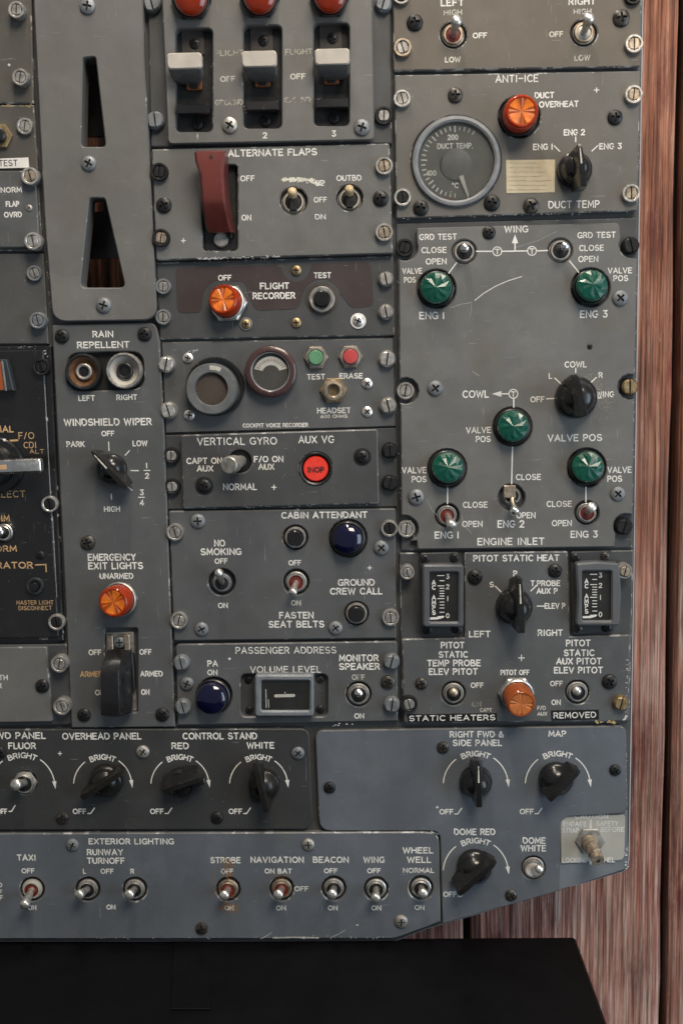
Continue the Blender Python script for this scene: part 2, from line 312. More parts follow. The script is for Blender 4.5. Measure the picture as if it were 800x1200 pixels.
def ribbon(mb, pts, w, z, mat, fn):
    closed = pts[-1] == 'c'; pts = [p for p in pts if p != 'c']; n = len(pts); h = w / 2; Lf, Rt = [], []
    for i in range(n):
        p = Vector(pts[i]); a = Vector(pts[i - 1]) if (i > 0 or closed) else None; b = Vector(pts[(i + 1) % n]) if (i < n - 1 or closed) else None
        d1 = (p - a).normalized() if a is not None else None; d2 = (b - p).normalized() if b is not None else None
        if d1 is None: d1 = d2
        if d2 is None: d2 = d1
        n1 = Vector((-d1.y, d1.x)); n2 = Vector((-d2.y, d2.x)); m = n1 + n2; q = m.length_squared
        m = m * min(2 / max(q, .01), 2.2 / max(math.sqrt(q), .1)) if q > .02 else n1
        Lf.append(p + m * h); Rt.append(p - m * h)
    vs = [fn(v.x, v.y, z) for v in Lf] + [fn(v.x, v.y, z) for v in Rt]
    fs = [(i, n + i, n + (i + 1) % n, (i + 1) % n) for i in range(n if closed else n - 1)]
    if not closed:                                        # round ends
        for e, s_, o in ((0, -1, 1), (n - 1, 1, n - 2)):
            p = Vector(pts[e]); d = (p - Vector(pts[o])).normalized(); nn = Vector((-d.y, d.x)); base = len(vs); cap = []
            for k in range(1, 4):
                t = math.pi * k / 4; q = p + nn * h * math.cos(t) + d * h * math.sin(t); vs.append(fn(q.x, q.y, z)); cap.append(base + k - 1)
            f = (e, *cap, n + e) if e else (n + e, *cap, e)
            fs.append(f if e else f)
    def up(f):
        P = [vs[i] for i in f]; a = sum(P[i - 1][0] * P[i][1] - P[i][0] * P[i - 1][1] for i in range(len(P))); return f if a > 0 else f[::-1]
    mb.add(vs, [up(f) for f in fs], mat)
def glyph_line(txt, track=.26):
    x = 0; out = []
    for ch in txt:
        w, st = G[ch]; out.append((x, w, st)); x += w + (track if ch != ' ' else track * .6)
    return out, x - track
_hz = [0]
def T(th, txt, x0, x1, yc, cap, mat='white', sw=.185, h=None, name='lettering', label=None, slope=None, parent=None):
    """text between photo columns x0..x1 (outer ink), centre row yc, letter height cap"""
    h = th.top if h is None else h; gl, W_ = glyph_line(txt); w = sw * cap; sx = (x1 - x0 - w) / max(W_, .01) if len(txt) > 1 else cap
    sx = sx if len(txt) > 1 else cap * .95
    if len(txt) == 1: x0 = (x0 + x1) / 2 - W_ * sx / 2 - w / 2
    sl = 2.4e-5 * (yc - 950) if slope is None else slope; cx = (x0 + x1) / 2; ln = 1e-4 * (594 - cx); H_ = cap - w; mb = MB()
    def fn(x, y, z): return th.w(x + ln * -(y), yc - y + sl * (x - cx), z)
    for k, (gx, gw, st) in enumerate(gl):
        for j, s_ in enumerate(st):
            P = [p if p == 'c' else (x0 + w / 2 + (gx + p[0]) * sx, (p[1] - .5) * H_) for p in s_]
            ribbon(mb, P, w, h + .14 + .03 * j + .0, mat, fn)
    return th.raw(name, mb, parent, label=label)
def TC(th, txt, cx, cy, r, span, cap, mat='white', h=None, mid=90):
    h = th.top if h is None else h; gl, W_ = glyph_line(txt, .22); w = .19 * cap; mb = MB(); k = math.radians(span) / W_
    for gx, gw, st in gl:
        a = math.radians(mid) + math.radians(span) / 2 - (gx + gw / 2) * k
        for j, s_ in enumerate(st):
            P = []
            for p in s_:
                if p == 'c': P.append(p); continue
                lx = (p[0] - gw / 2) * k * r; ly = (p[1] - .5) * (cap - w) + r
                P.append((math.cos(a - math.pi / 2) * lx - math.sin(a - math.pi / 2) * ly, math.sin(a - math.pi / 2) * lx + math.cos(a - math.pi / 2) * ly))
            ribbon(mb, P, w, h + .14 + .03 * j, mat, lambda x, y, z: th.w(cx + x, cy - y, z))
    return th.raw('lettering', mb)
def LN(th, lines, w=1.4, mat='white', h=None, name='printed_line', parent=None, label=None, step=.03):
    h = th.top if h is None else h; groups = [lines] if name in ('tick_marks', 'tee_symbol', 'plus_mark') else [[q] for q in lines]; j = 0
    for g in groups:
        mb = MB()
        for L in g:
            P = [p if p == 'c' else (p[0], -p[1]) for p in L]; ribbon(mb, P, w, h + .14 + step * j, mat, lambda x, y, z: th.w(x, -y, z)); j += 1
        o = th.raw(name, mb, parent, label=label)
    return o
def POLY(th, pts, mat, h=None, name='arrow_head', dz=.14, parent=None):
    h = th.top if h is None else h; mb = MB(); vs = [th.w(x, y, h + dz) for x, y in pts]
    a = area2([v[:2] for v in vs]); vs = vs if a > 0 else vs[::-1]
    tri = tessellate_polygon([[Vector(v) for v in vs]]); F = []
    for t in tri:
        p, q, r = (Vector(vs[i]) for i in t); F.append(t if (q - p).cross(r - p).z > 0 else t[::-1])
    mb.add(vs, F, mat); return th.raw(name, mb, parent)
def dial_print(th, cx, cy, r=38, off=None, yo=None, cap=7, a0=176, a1=128, b0=56, b1=8):
    """BRIGHT on an arc with its two curved arrows and the OFF mark"""
    TC(th, 'BRIGHT', cx, cy, r - 1, 52, cap)
    LN(th, [[(cx + r * math.cos(math.radians(a0 + (a1 - a0) * k / 10)), cy - r * math.sin(math.radians(a0 + (a1 - a0) * k / 10))) for k in range(11)],
            [(cx + r * math.cos(math.radians(b0 + (b1 - b0) * k / 10)), cy - r * math.sin(math.radians(b0 + (b1 - b0) * k / 10))) for k in range(11)]], 1.3, name='dial_arrow')
    ex, ey = cx + r * math.cos(math.radians(b1)), cy - r * math.sin(math.radians(b1))
    POLY(th, [(ex - 2.8, ey - 1), (ex + 2.2, ey - 1.4), (ex + 1.2, ey + 8)], 'white')
    if off:
        T(th, 'OFF', off[0], off[1], off[2], 6.5); x, y = off[1], off[2]
        LN(th, [[(x + 1.5, y + 2.5), (x + 5, y + 2.5), (x + 9.5, y - 4)]], 1.3)
# ---------------------------------------------------------------- shared component meshes
def head_mesh(name, R, H, kind, mat, rec, flat=False):
    """domed screw head with a real cross or slot cut into it"""
    w = .105 if kind == 'cross' else .075; L = .56 if kind == 'cross' else 1.1
    base = [-1, -.9, -.74, -.57, -.545, -.36, -w - .035, -w]; g = base + [0] + [-q for q in base[::-1]]
    mb = MB(); n = len(g); vs = []
    for j in g:
        for i in g:
            x = i * math.sqrt(max(0, 1 - j * j / 2)); y = j * math.sqrt(max(0, 1 - i * i / 2)); rr = min(1, x * x + y * y)
            z = H * (math.sqrt(1 - .86 * rr) if not flat else (1 if rr < .8 else .72))
            cut = (abs(i) <= w + 1e-6 and abs(j) < L) or (kind == 'cross' and abs(j) <= w + 1e-6 and abs(i) < L)
            if cut: z -= H * (.55 if not flat else .6)
            if max(abs(i), abs(j)) > .999: z = 0 if not flat else H * .3
            vs.append((x * R, y * R, max(z, 0)))
    i0 = mb.mi(mat); i1 = mb.mi(rec); mb.v = vs
    for j in range(n - 1):
        for i in range(n - 1):
            gx, gy = (g[i] + g[i + 1]) / 2, (g[j] + g[j + 1]) / 2
            cut = (abs(gx) < w and abs(gy) < L) or (kind == 'cross' and abs(gy) < w and abs(gx) < L)
            mb.f.append((j * n + i, j * n + i + 1, (j + 1) * n + i + 1, (j + 1) * n + i)); mb.m.append(i1 if cut else i0)
    return mb.mesh(name, 30)
SCREW = {k: head_mesh('screw', 1, .52, 'cross', m, 'screw_recess') for k, m in (('black', 'black_screw'), ('grey', 'grey_screw'), ('steel', 'steel'), ('brass', 'brass'), ('dull', 'steel_dull'), ('black2', 'black_screw_worn'))}
WASH = {k: MB().lathe([(1.32, 0), (1.28, .12), (1.0, .16), (.9, .05)], m, 24).mesh('washer') for k, m in (('dark', 'black_screw'), ('pale', 'sticker'), ('grey', 'grey_screw'))}
def screw(th, x, y, kind='black', r=8, h=None, rot=None, washer=None):
    h = th.top if h is None else h
    if kind == 'black' and random.random() < .35: kind = 'black2'
    r *= random.uniform(.95, 1.04)
    o = th.put('screw', SCREW[kind], x, y, h, h + r * .5, rot if rot is not None else random.uniform(-.8, .8), scale=r)
    if washer: q = th.put('washer', WASH[washer], parent=o)
    return o
def collar_mesh(mat, tall, rin=.70):
    return MB().lathe([(1.0, 0), (1.0, tall - .1), (.94, tall), (rin + .06, tall), (rin, tall - .06), (rin - .02, tall - .30)], mat, 28).mesh('collar')
COLLAR = {(k, t): collar_mesh(m, t) for k, m in (('steel', 'steel'), ('dull', 'steel_dull'), ('black', 'black_screw'), ('grey', 'grey_screw'), ('warm', 'steel_warm'), ('brass', 'brass')) for t in (.8, 1.5, .45)}
SLOT = {k: head_mesh('slotted_stud', .70, .34, 'slot', m, 'screw_recess', True) for k, m in (('steel', 'steel'), ('dull', 'steel_dull'), ('black', 'black_screw'), ('grey', 'grey_screw'), ('brass', 'brass'), ('warm', 'steel_warm'))}
FULLSLOT = {k: head_mesh('slotted_stud', .92, .42, 'slot', m, 'screw_recess', True) for k, m in (('steel', 'steel'), ('dull', 'steel_dull'), ('grey', 'grey_screw'), ('black', 'black_screw'), ('brass', 'brass'))}
def dzus(th, x, y, kind='dull', r=10, tall=.8, head=None, h=None, rot=None, flush=False):
    """quarter-turn fastener: collar with a slotted stud inside"""
    h = th.top - 2 if h is None else h; rot = random.uniform(-.3, .3) if rot is None else rot
    o = th.put('quarter_turn_fastener', COLLAR[(kind, tall)], x, y, h, h + tall * r, 0, scale=r)
    c = th.put('slotted_stud', (FULLSLOT if flush and (head or kind) in FULLSLOT else SLOT)[head or kind], parent=o)
    c.location = (0, 0, tall - (.36 if not flush else .08)); c.rotation_euler = (0, 0, rot); return o
def hexnut(r, z0, z1, mat, hole=0):
    hx = lambda q, z: [(q * math.cos(math.pi / 3 * k), q * math.sin(math.pi / 3 * k), z) for k in range(6)]
    mb = MB().loft([hx(r, z0), hx(r, z1 - r * .06), hx(r * .94, z1)], mat); return mb
def aim(v): return Vector((0, 0, 1)).rotation_difference(Vector(v).normalized())
def light(th, cap, nut, r, core, lens, style='flat', H=34, nutr=23, nutmat='black_screw', hexa=True, h=None, drk=None, well=0):
    """press-to-test indicator: nut, coloured barrel lens (sub-part), inner filter"""
    h = (th.top if h is None else h) - well; b = Vector(th.w(nut[0], nut[1], h + 4)); b.z = h * K0; t = Vector(th.w(cap[0], cap[1], h + H)); ax = t - b
    k = kk(*nut); q = aim(ax); Hl = ax.length / k
    mb = hexnut(nutr, 0, 6, nutmat) if hexa else MB().lathe([(nutr, 0), (nutr, 5), (nutr - 1.5, 7), (r + 1.5, 7), (r + 1, 3)], nutmat, 32)
    mb.lathe([(r + 2.2, 5), (r + 2.2, 9), (r + .8, 10), (r, 8)], nutmat, 32)
    o = bpy.data.objects.new('indicator_light', mb.mesh('indicator_light')); COL.objects.link(o); o.parent = th.e; o.location = b; o.scale = (k,) * 3
    o.rotation_mode = 'QUATERNION'; o.rotation_quaternion = q
    L = MB(); sp = random.uniform(0, 1.5)
    if style == 'flat':                                   # barrel with eight shallow filter blades under the top
        L.lathe([(r, 8), (r, Hl - 4), (r * .95, Hl - 1.5), (r * .86, Hl), (r * .76, Hl - .2)], lens, 36)
        n = 16; o0 = []
        for k_ in range(n):
            a0, a1 = 2 * math.pi * k_ / n + sp, 2 * math.pi * (k_ + 1) / n + sp; z = Hl - (.2 if k_ % 4 < 2 else 1.5)
            R2 = r * .765; mt = core if (k_ % 4 < 2) else drk or core
            L.add([(0, 0, Hl - 1.6), (R2 * math.cos(a0), R2 * math.sin(a0), Hl - .3), (R2 * math.cos((a0 + a1) / 2) , R2 * math.sin((a0 + a1) / 2), z), (R2 * math.cos(a1), R2 * math.sin(a1), Hl - .3)], [(0, 1, 2), (0, 2, 3)], mt)
    elif style == 'jewel':                                # faceted glass cap
        L.lathe([(r, 6), (r, Hl - 7), (r * .93, Hl - 3.5)], drk or lens, 36)
        o0 = [(r * .93 * math.cos(2 * math.pi * k_ / 16 + sp), r * .93 * math.sin(2 * math.pi * k_ / 16 + sp), Hl - 3.5 + (.4 if k_ % 2 else 0)) for k_ in range(16)]
        i0 = [(r * .60 * math.cos(2 * math.pi * k_ / 16 + sp), r * .60 * math.sin(2 * math.pi * k_ / 16 + sp), Hl - (.9 if k_ % 2 else 2.0)) for k_ in range(16)]
        F = []
        for k_ in range(16):
            k2 = (k_ + 1) % 16; F += [(k_, k2, 16 + k_), (k2, 16 + k2, 16 + k_), (16 + k_, 16 + k2, 32)]
        L.add(o0 + i0 + [(0, 0, Hl + .8)], F, lens)
    else:                                                  # plain dome
        L.lathe([(r, 6), (r, Hl - 8), (r * .93, Hl - 3.5), (r * .75, Hl - 1), (r * .4, Hl + .6), (0, Hl + 1)], lens, 36)
    c = th.put('lens', L.mesh('lens', 4 if style == 'jewel' else 35), parent=o)
    f = MB().lathe([(0, Hl * .55), (r * .8, Hl * .55), (r * .8, 3)], core, 20); th.put('filter', f.mesh('filter'), parent=o); return o
def toggle(th, x, y, tip, H=27, boot='steel_dull', inner='well', lever='chrome', r=11, nut='steel_dull', h=None, fat=1.0, hx=False, well=None, sink=3):
    """bat-handle toggle switch: bushing, nut and boot with the lever as a sub-part"""
    h = (th.top if h is None else h) - sink; mb = MB()
    if well: mb.lathe([(0, .3 - h * 0), (well, .3)], 'well', 28)  # black disc darkens the hole floor in place of shade
    if hx: mb = hexnut(r * 1.28, 0, 3, nut)
    mb.lathe([(r * 1.12, .2), (r * 1.12, 2.4), (r, 3), (r, sink + 1.5), (r * .93, sink + 3), (r * .78, sink + 3, inner), (r * .72, sink + 1), (r * .3, sink + 1.6), (0, sink + 2)], boot, 28)
    o = th.put('toggle_switch', mb.mesh('toggle_switch'), x, y, h, h + sink); k = kk(x, y)
    t = Vector(th.w(tip[0], tip[1], h + sink + H)); b = Vector(o.location); b.z = (h + sink) * K0; d = (t - b) / k; L = d.length; d.normalize(); p0 = Vector((0, 0, sink - 1))
    mb = MB(); pr = [(0, 2.6), (.25, 2.5), (.55, 2.9), (.8, 3.7), (.9, 3.9), (.96, 3.3), (1.0, 1.6), (1.01, .3)]
    if fat > 1.5: pr = [(0, 2.4), (.3, 2.6), (.5, 3.4), (.8, 3.7), (.93, 3.4), (1.0, 2.2), (1.02, .4)]; fat = 1.45
    fat *= 1.32 if fat < 1.44 else 1.0
    mb.tube([p0 + d * L * a for a, _ in pr], [q * fat for _, q in pr], lever, 16)
    th.put('lever', mb.mesh('lever', 60), parent=o); return o
def knob(th, c, R, p0, p1, H=30, mat='black_plastic', line=True, h=None, base=9, wide=1.0):
    """black pointer knob: skirted dome, tall fin across it (sub-part), white index line"""
    h = th.top if h is None else h
    mb = MB().lathe([(R, .4), (R, 3), (R * .95, base - 1), (R * .88, base), (R * .80, base + 3), (R * .74, H * .44), (R * .60, H * .57), (R * .35, H * .64), (0, H * .66)], mat, 36)
    o = th.put('knob', mb.mesh('knob'), c[0], c[1], h, h + base)
    k = kk(*c); A = (Vector(th.w(p0[0], p0[1], h + H)) - Vector(o.location)) / k; B = (Vector(th.w(p1[0], p1[1], h + H)) - Vector(o.location)) / k
    A.z = B.z = 0; d = (A - B).normalized(); s_ = Vector((-d.y, d.x, 0)); L = (A - B).length; up = Vector((0, 0, 1))
    prof = [(0, .55, .10, .50), (.10, .22, .13, .0 + .36), (.30, .0, .145, .40), (.55, -.02, .15, .46), (.85, .0, .16, .40), (1.0, .03, .16, .32)]   # along, drop of ridge base, half top, half bottom
    loops = []
    for t, lift, ht, hb in prof:
        p = A + (B - A) * t; zb = base * .5 + (H - base) * max(0, lift) * 1.0; zt = H - (1.2 if t in (0, 1.0) else 0); hb *= wide
        if t == 0: ht = .045; hb = .07; zb = H * .55
        W2 = R
        loops.append([p - s_ * hb * W2 + up * zb, p + s_ * hb * W2 + up * zb, p + s_ * (ht + .05) * W2 + up * (zt - 4), p + s_ * ht * W2 + up * zt, p - s_ * ht * W2 + up * zt, p - s_ * (ht + .05) * W2 + up * (zt - 4)])
    f = MB().loft(loops, mat); th.put('pointer_fin', f.mesh('pointer_fin', 28), parent=o)
    if line:
        q = MB(); a = A + (B - A) * .10; b = A + (B - A) * .46; z = H + .15
        q.add([a + s_ * .5 + up * z, b + s_ * .9 + up * z, b - s_ * .9 + up * z, a - s_ * .5 + up * z], [(0, 1, 2, 3)], 'cream_worn'); th.put('index_line', q.mesh('index_line'), parent=o)
    q = MB().lathe([(R * .13, 0), (R * .10, .8), (R * .04, .5), (0, .2)], 'black_worn', 12); g = th.put('set_screw', q.mesh('set_screw'), parent=o)
    g.location = (s_ * R * .45 + up * H * .56); return o
def push(th, x, y, r, ring, cap, rb, H=8, h=None, hx=None):
    h = th.top if h is None else h; mb = hexnut(r * 1.2, 0, 3, hx) if hx else MB()
    mb.lathe([(r, .2), (r, 4), (r * .92, 5.5), (r * .8, 5.5), (rb + .8, 4), (rb + .6, 1, 'well'), (0, 1)], ring, 30)
    o = th.put('push_button', mb.mesh('push_button'), x, y, h, h + 5)
    th.put('button_cap', MB().lathe([(rb, 1), (rb, H - 1), (rb * .88, H), (0, H + .3)], cap, 26).mesh('button_cap'), parent=o); return o
# rings / annulus lying on a plate
def disc(th, name, x, y, r0, r1, mat, h=None, dz=.1, parent=None, seg=36):
    h = th.top if h is None else h
    return th.put(name, MB().lathe([(r1, dz), (r0, dz)] if r0 > 0 else [(r1, dz), (0, dz)], mat, seg).mesh(name), x, y, h)
def tee(th, x, y, r=5.2):
    LN(th, [arcpx(x, y, r) , [(x - 2.4, y - 2.4), (x + 2.4, y - 2.4)], [(x, y - 2.4), (x, y + 3)]], 1.2, name='tee_symbol')
def arcpx(x, y, r, n=18): return [(x + r * math.cos(2 * math.pi * k / n), y + r * math.sin(2 * math.pi * k / n)) for k in range(n)] + ['c']
def plus(th, x, y, s=3): LN(th, [[(x - s, y), (x + s, y)], [(x, y - s), (x, y + s)]], 1.1, name='plus_mark')
def scratch(th, pts, w=.5, mat='scuff', h=None): return LN(th, [pts], w, mat, h, name='scratch')
def chips(th, x0, y0, x1, y1, n, h=None, mat='scuff', spread=.8, size=1.2):
    """small flakes of missing paint along a line"""
    h = th.top if h is None else h; mb = MB()
    for i in range(n):
        t = random.random(); x = x0 + (x1 - x0) * t + random.gauss(0, spread); y = y0 + (y1 - y0) * t + random.gauss(0, spread); m = random.randint(4, 6)
        a0 = random.random() * 6; P = [(x + size * random.uniform(.3, 1.2) * math.cos(a0 - 2 * math.pi * k / m), y + size * .6 * random.uniform(.3, 1.1) * math.sin(a0 - 2 * math.pi * k / m)) for k in range(m)]
        vs = [th.w(a, b, h + .05 + .002 * i) for a, b in P]; vs = vs if area2([v[:2] for v in vs]) > 0 else vs[::-1]
        mb.add(vs, [tuple(range(m))], mat)
    o = th.raw('paint_chips', mb); o['kind'] = 'stuff'; return o
# ================================================================ wall of planks, table, frame behind the modules
def thing_world(name, label, cat, loc):
    e = bpy.data.objects.new(name, None); COL.objects.link(e); e.location = loc; e['label'] = label; e['category'] = cat; return e
WY = 0.062
wallt = thing_world('plank_wall', 'faded red weathered wooden plank wall standing behind the instrument panel', 'wall', (0, WY, -.45))
ug = [uv(x, y, -WY)[0] for x, y in ((-560, 600), (-330, 600), (-110, 600), (121, 315), (330, 600), (548, 1086), (783, 900), (1015, 600), (1250, 600))]
for a, b in zip(ug, ug[1:]):
    mb = MB(); n = 46; w = b - a; gap = .0030; rs = random.Random(int(a * 1e4)); loops = []
    prof = []; ph = rs.random() * 6
    for i in range(n + 1):
        t = i / n; x = a + gap + (w - 2 * gap) * t; e = min(t, 1 - t) * w
        y = .004 * max(0, 1 - e / .006) ** 2 + .0007 * math.sin(i * 2.1 + ph) + rs.uniform(-.0005, .0005) - .002 * math.sin(math.pi * t); prof.append((x, y))
    zs = [-.62 + .06 * k for k in range(19)]; vs = []; fs = []; m_ = len(prof)
    wob = [rs.uniform(-.0008, .0008) for _ in zs]
    for j, z in enumerate(zs):
        for i, (x, y) in enumerate(prof): vs.append((x + wob[j] * (1 if i in (0, n) else .5), y + .0003 * math.sin(z * 30 + i * .4), z + .45))
        vs.append((prof[-1][0], .022, z + .45)); vs.append((prof[0][0], .022, z + .45))
    q = m_ + 2
    for j in range(len(zs) - 1):
        for i in range(q): i2 = (i + 1) % q; fs.append((j * q + i, j * q + i2, (j + 1) * q + i2, (j + 1) * q + i))
    mb.add(vs, fs, 'wood'); o = bpy.data.objects.new('plank', mb.mesh('plank', 40)); COL.objects.link(o); o.parent = wallt
# added dark sheet: stands in for the shade in the gaps between planks
mb = MB(); mb.add([(-1, .024, -.17), (1, .024, -.17), (1, .024, 1.0), (-1, .024, 1.0)], [(0, 1, 2, 3)], 'dark_slate')
o = bpy.data.objects.new('backing_sheet', mb.mesh('backing_sheet')); COL.objects.link(o); o.parent = wallt
# table: its back edge carries the panel
tz = uv(300, 1103.5)[1]; xr = uv(675, 1103.5)[0]; yb = .004
tb = thing_world('table', 'plain black table top that the instrument panel stands on', 'table', (0, -.2, tz - .74))
mb = MB(); P = rrect(-.62, -.26, xr, .2 + yb, .002); P2 = inset(P, .0015)
mb.loft([[(x, y, .74 - .03) for x, y in P], [(x, y, .74 - .0015) for x, y in P], [(x, y, .74) for x, y in P2]], 'table_black')
o = bpy.data.objects.new('table_top', mb.mesh('table_top')); COL.objects.link(o); o.parent = tb
for lx in (-.58, xr - .05):
    for ly in (-.22, .16):
        mb = MB().rbox(lx - .02, ly - .02, lx + .02, ly + .02, 0, .71, 'table_black', .002, .001); o = bpy.data.objects.new('leg', mb.mesh('leg')); COL.objects.link(o); o.parent = tb

def on_table(px, py):
    d = CR @ Vector((px - 400, 600 - py, -FPX)); t = tz / d.z; return d.x * t, -DIST + d.y * t
A_, B_, C_, D_ = on_table(204, 1106), on_table(246, 1106), on_table(247, 1184), on_table(200, 1184)
ft = thing_world('support_bracket', 'low flat black bracket lying on the table under the panel edge', 'bracket', (A_[0], A_[1], tz))
mb = MB(); L0 = [(p[0] - A_[0], p[1] - A_[1]) for p in (D_, C_, B_, A_)]; L1 = inset(L0, .0003)
mb.loft([[(x, y, 0) for x, y in L0], [(x, y, .0009) for x, y in L0], [(x, y, .0012) for x, y in L1]], 'table_black')
o = bpy.data.objects.new('foot_plate', mb.mesh('foot_plate')); COL.objects.link(o); o.parent = ft
fr = Thing('instrument_panel_frame', 'grey metal frame backing plate that carries all the control modules, standing on the black table', 'panel frame', 400, 700)
def cut(P): return P
slot1 = [(97, 67), (110, 67), (114, 72), (123, 166), (119, 172), (100, 172), (95, 167), (94, 72)][::-1]
slot2 = [(103, 236), (107, 232), (120, 232), (124, 236), (145.5, 331), (142, 337), (100, 337), (95.5, 331)]
SL1 = [(97, 68, 3), (112, 66, 4), (124, 172, 5), (95, 172, 5)]; SL2 = [(105, 232, 4), (123, 232, 4), (147, 337, 7), (94, 337, 7)]
def grow(P, g): cx = sum(p[0] for p in P) / 4; cy = sum(p[1] for p in P) / 4; return [(p[0] + g * (1 if p[0] > cx else -1), p[1] + g * (1 if p[1] > cy else -1)) for p in P]
fr.plate('backing_plate', [(-90, -70), (755, -70), (748.5, 300), (742.5, 700), (737, 1012, 8), (733, 1021, 5), (690, 1034), (640, 1047), (560, 1072), (500, 1089), (462, 1104, 4), (-90, 1104)], -10, 0, 'chassis', 'chassis_lit_edge', holes=[grow(SL1, 7), grow(SL2, 7)], bottom=True)
mb = MB(); x0, z0 = uv(-60, 252, -.028); x1, z1 = uv(560, 293, -.028)
mb.add([(x0 - fr.u, z1 - fr.v, -.034), (x1 - fr.u, z1 - fr.v, -.034), (x1 - fr.u, z0 - fr.v, -.034), (x0 - fr.u, z0 - fr.v, -.034), (x0 - fr.u, z1 - fr.v, -.028), (x1 - fr.u, z1 - fr.v, -.028), (x1 - fr.u, z0 - fr.v, -.028), (x0 - fr.u, z0 - fr.v, -.028)], [(0, 3, 2, 1), (4, 5, 6, 7), (0, 1, 5, 4), (1, 2, 6, 5), (2, 3, 7, 6), (3, 0, 4, 7)], 'gloss_black')
fr.raw('cross_bar', mb)
mb = MB(); x0, z0 = uv(-60, 30, -.028); x1, z1 = uv(560, 148, -.028)
mb.add([(x0 - fr.u, z1 - fr.v, -.034), (x1 - fr.u, z1 - fr.v, -.034), (x1 - fr.u, z0 - fr.v, -.034), (x0 - fr.u, z0 - fr.v, -.034), (x0 - fr.u, z1 - fr.v, -.028), (x1 - fr.u, z1 - fr.v, -.028), (x1 - fr.u, z0 - fr.v, -.028), (x0 - fr.u, z0 - fr.v, -.028)], [(0, 3, 2, 1), (4, 5, 6, 7), (0, 1, 5, 4), (1, 2, 6, 5), (2, 3, 7, 6), (3, 0, 4, 7)], 'gloss_black')
fr.raw('cross_bar', mb)
GR = 'control modules fastened to the panel frame'
def mod(name, label, cat, px, py): return Thing(name, label, cat, px, py, GR)

# ================================================================ left column
m = mod('blank_panel', 'plain dark grey cover plate at the top left corner with two pale fasteners', 'cover plate', 10, 60)
m.plate('faceplate', [(-80, -60), (35.5, -60), (39.5, 121), (-80, 121)], 1, 9, 'grey_brown', 'edge_worn'); m.top = 9
dzus(m, 19, 11, 'dull', 9.5, 1.5, 'dull'); dzus(m, 23.5, 90, 'dull', 9.5, 1.5, 'dull'); plus(m, 11, 76, 1.2)
m = mod('flap_override_panel', 'grey module reading NORM and FLAP OVRD under a white TEST sticker', 'control module', 10, 210)
m.plate('faceplate', [(-80, 124), (40, 123), (50, 294), (-80, 294)], 1, 8, 'grey_brown', 'edge_worn'); m.top = 8
m.plate('light_plate', [(-80, 200), (36, 200, 3), (42, 205, 2), (47, 290, 3), (-80, 291)], 8, 14, 'grey_mid', 'edge')
chips(m, 3, 124, 40, 124, 26, mat='glue', size=1.3)
dzus(m, 29, 147.5, 'steel', 9.5, .8, 'dull'); dzus(m, 35, 206, 'steel', 10, 1.5, 'warm', h=9); dzus(m, 38.5, 282.5, 'steel', 10, 1.5, 'steel', h=9)
o = m.put('push_button', hexnut(15, 0, 5, 'brass').lathe([(9, 5), (9, 10), (7, 12), (0, 12, 'well')], 'bezel_black', 24).mesh('push_button'), 1, 160, 8)
m.top = 14
m.plate('sticker', [(-30, 187), (33.5, 184.5), (34.5, 196.5), (-30, 198)], 14.1, 14.5, 'sticker', 'sticker', bev=.1); m.top = 14.5
T(m, 'TEST', -1, 21, 191, 7.5, 'tape_black', sw=.13); m.top = 14
T(m, 'NORM', 1, 26, 222.5, 6.5); T(m, 'FLAP', 7, 23, 239, 6.8); T(m, 'OVRD', 5, 26, 251.5, 6.8); screw(m, 34, 243.5, 'dull', 4)
m = mod('blank_panel', 'plain grey blank plate between FLAP OVRD module and black selector panel', 'cover plate', 20, 350)
m.plate('faceplate', [(-80, 298), (51, 297), (57, 403), (-80, 404)], 1, 7, 'grey_shade', 'edge'); m.top = 7
dzus(m, 40, 320, 'grey', 9, .8, 'dull'); dzus(m, 44, 375.5, 'grey', 9.5, 1.5, 'grey')

m = mod('selector_panel', 'glossy black module with orange lettering and a chrome selector lever', 'control module', 20, 580)
m.plate('faceplate', [(-80, 407), (60, 405, 2), (75, 751), (-80, 753)], 1, 9, 'gloss_black', 'edge_black'); m.top = 9
m.plate('light_plate', [(-80, 412), (51, 410, 3), (69, 747, 3), (-80, 749)], 9, 13, 'gloss_black', 'edge_black', holes=[circ(5, 624, 13)]); m.top = 13
chips(m, 53, 412, 57, 436, 8, size=1.6); LN(m, [[(52.5, 450), (60, 590)], [(62, 605), (67, 700)]], .5, 'scuff', name='edge_wear')
chips(m, 10, 407, 54, 407, 14, size=.8)
dzus(m, 48, 430, 'black', 10, .8, 'black', h=11); dzus(m, 58, 591, 'steel', 9.5, .8, 'black', h=11); dzus(m, 66, 729.5, 'dull', 9.5, .8, 'black', h=11)
o = m.plate('annunciator_window', [(-20, 421), (8, 421), (16.5, 458), (-20, 460)], 13, 24, 'dark_slate', 'dark_slate')
m.plate('window_pane', [(-20, 424), (1, 424), (5, 457), (-20, 458)], 24, 24.6, 'window_orange', 'window_orange', bev=.2)
m.plate('window_trim', [(1.5, 423), (3.6, 423), (8.2, 458), (6, 458)], 24, 25.5, 'rim_grey', 'rim_grey', bev=.3)
T(m, 'NORMAL', -29, 16.5, 503, 8, 'orange_ink'); T(m, 'F/O', 22, 40.5, 510.5, 8, 'orange_ink', sw=.12); T(m, 'CDI', 28, 43, 521.5, 7.5, 'orange_ink', sw=.12); T(m, 'ALT', 35, 52, 529, 5, 'orange_ink', sw=.12)
LN(m, [[(11.5, 516.5), (21, 515.8)]], 2.2, 'orange_ink'); disc(m, 'dial_ring', -4, 545, 30, 31, 'scuff')
k = MB().lathe([(33, 0), (33, 4), (31, 6), (24, 7), (23, 18), (20, 21), (0, 22)], 'black_plastic', 36)
ko = m.put('selector_knob', k.mesh('selector_knob'), -4, 545, 13)
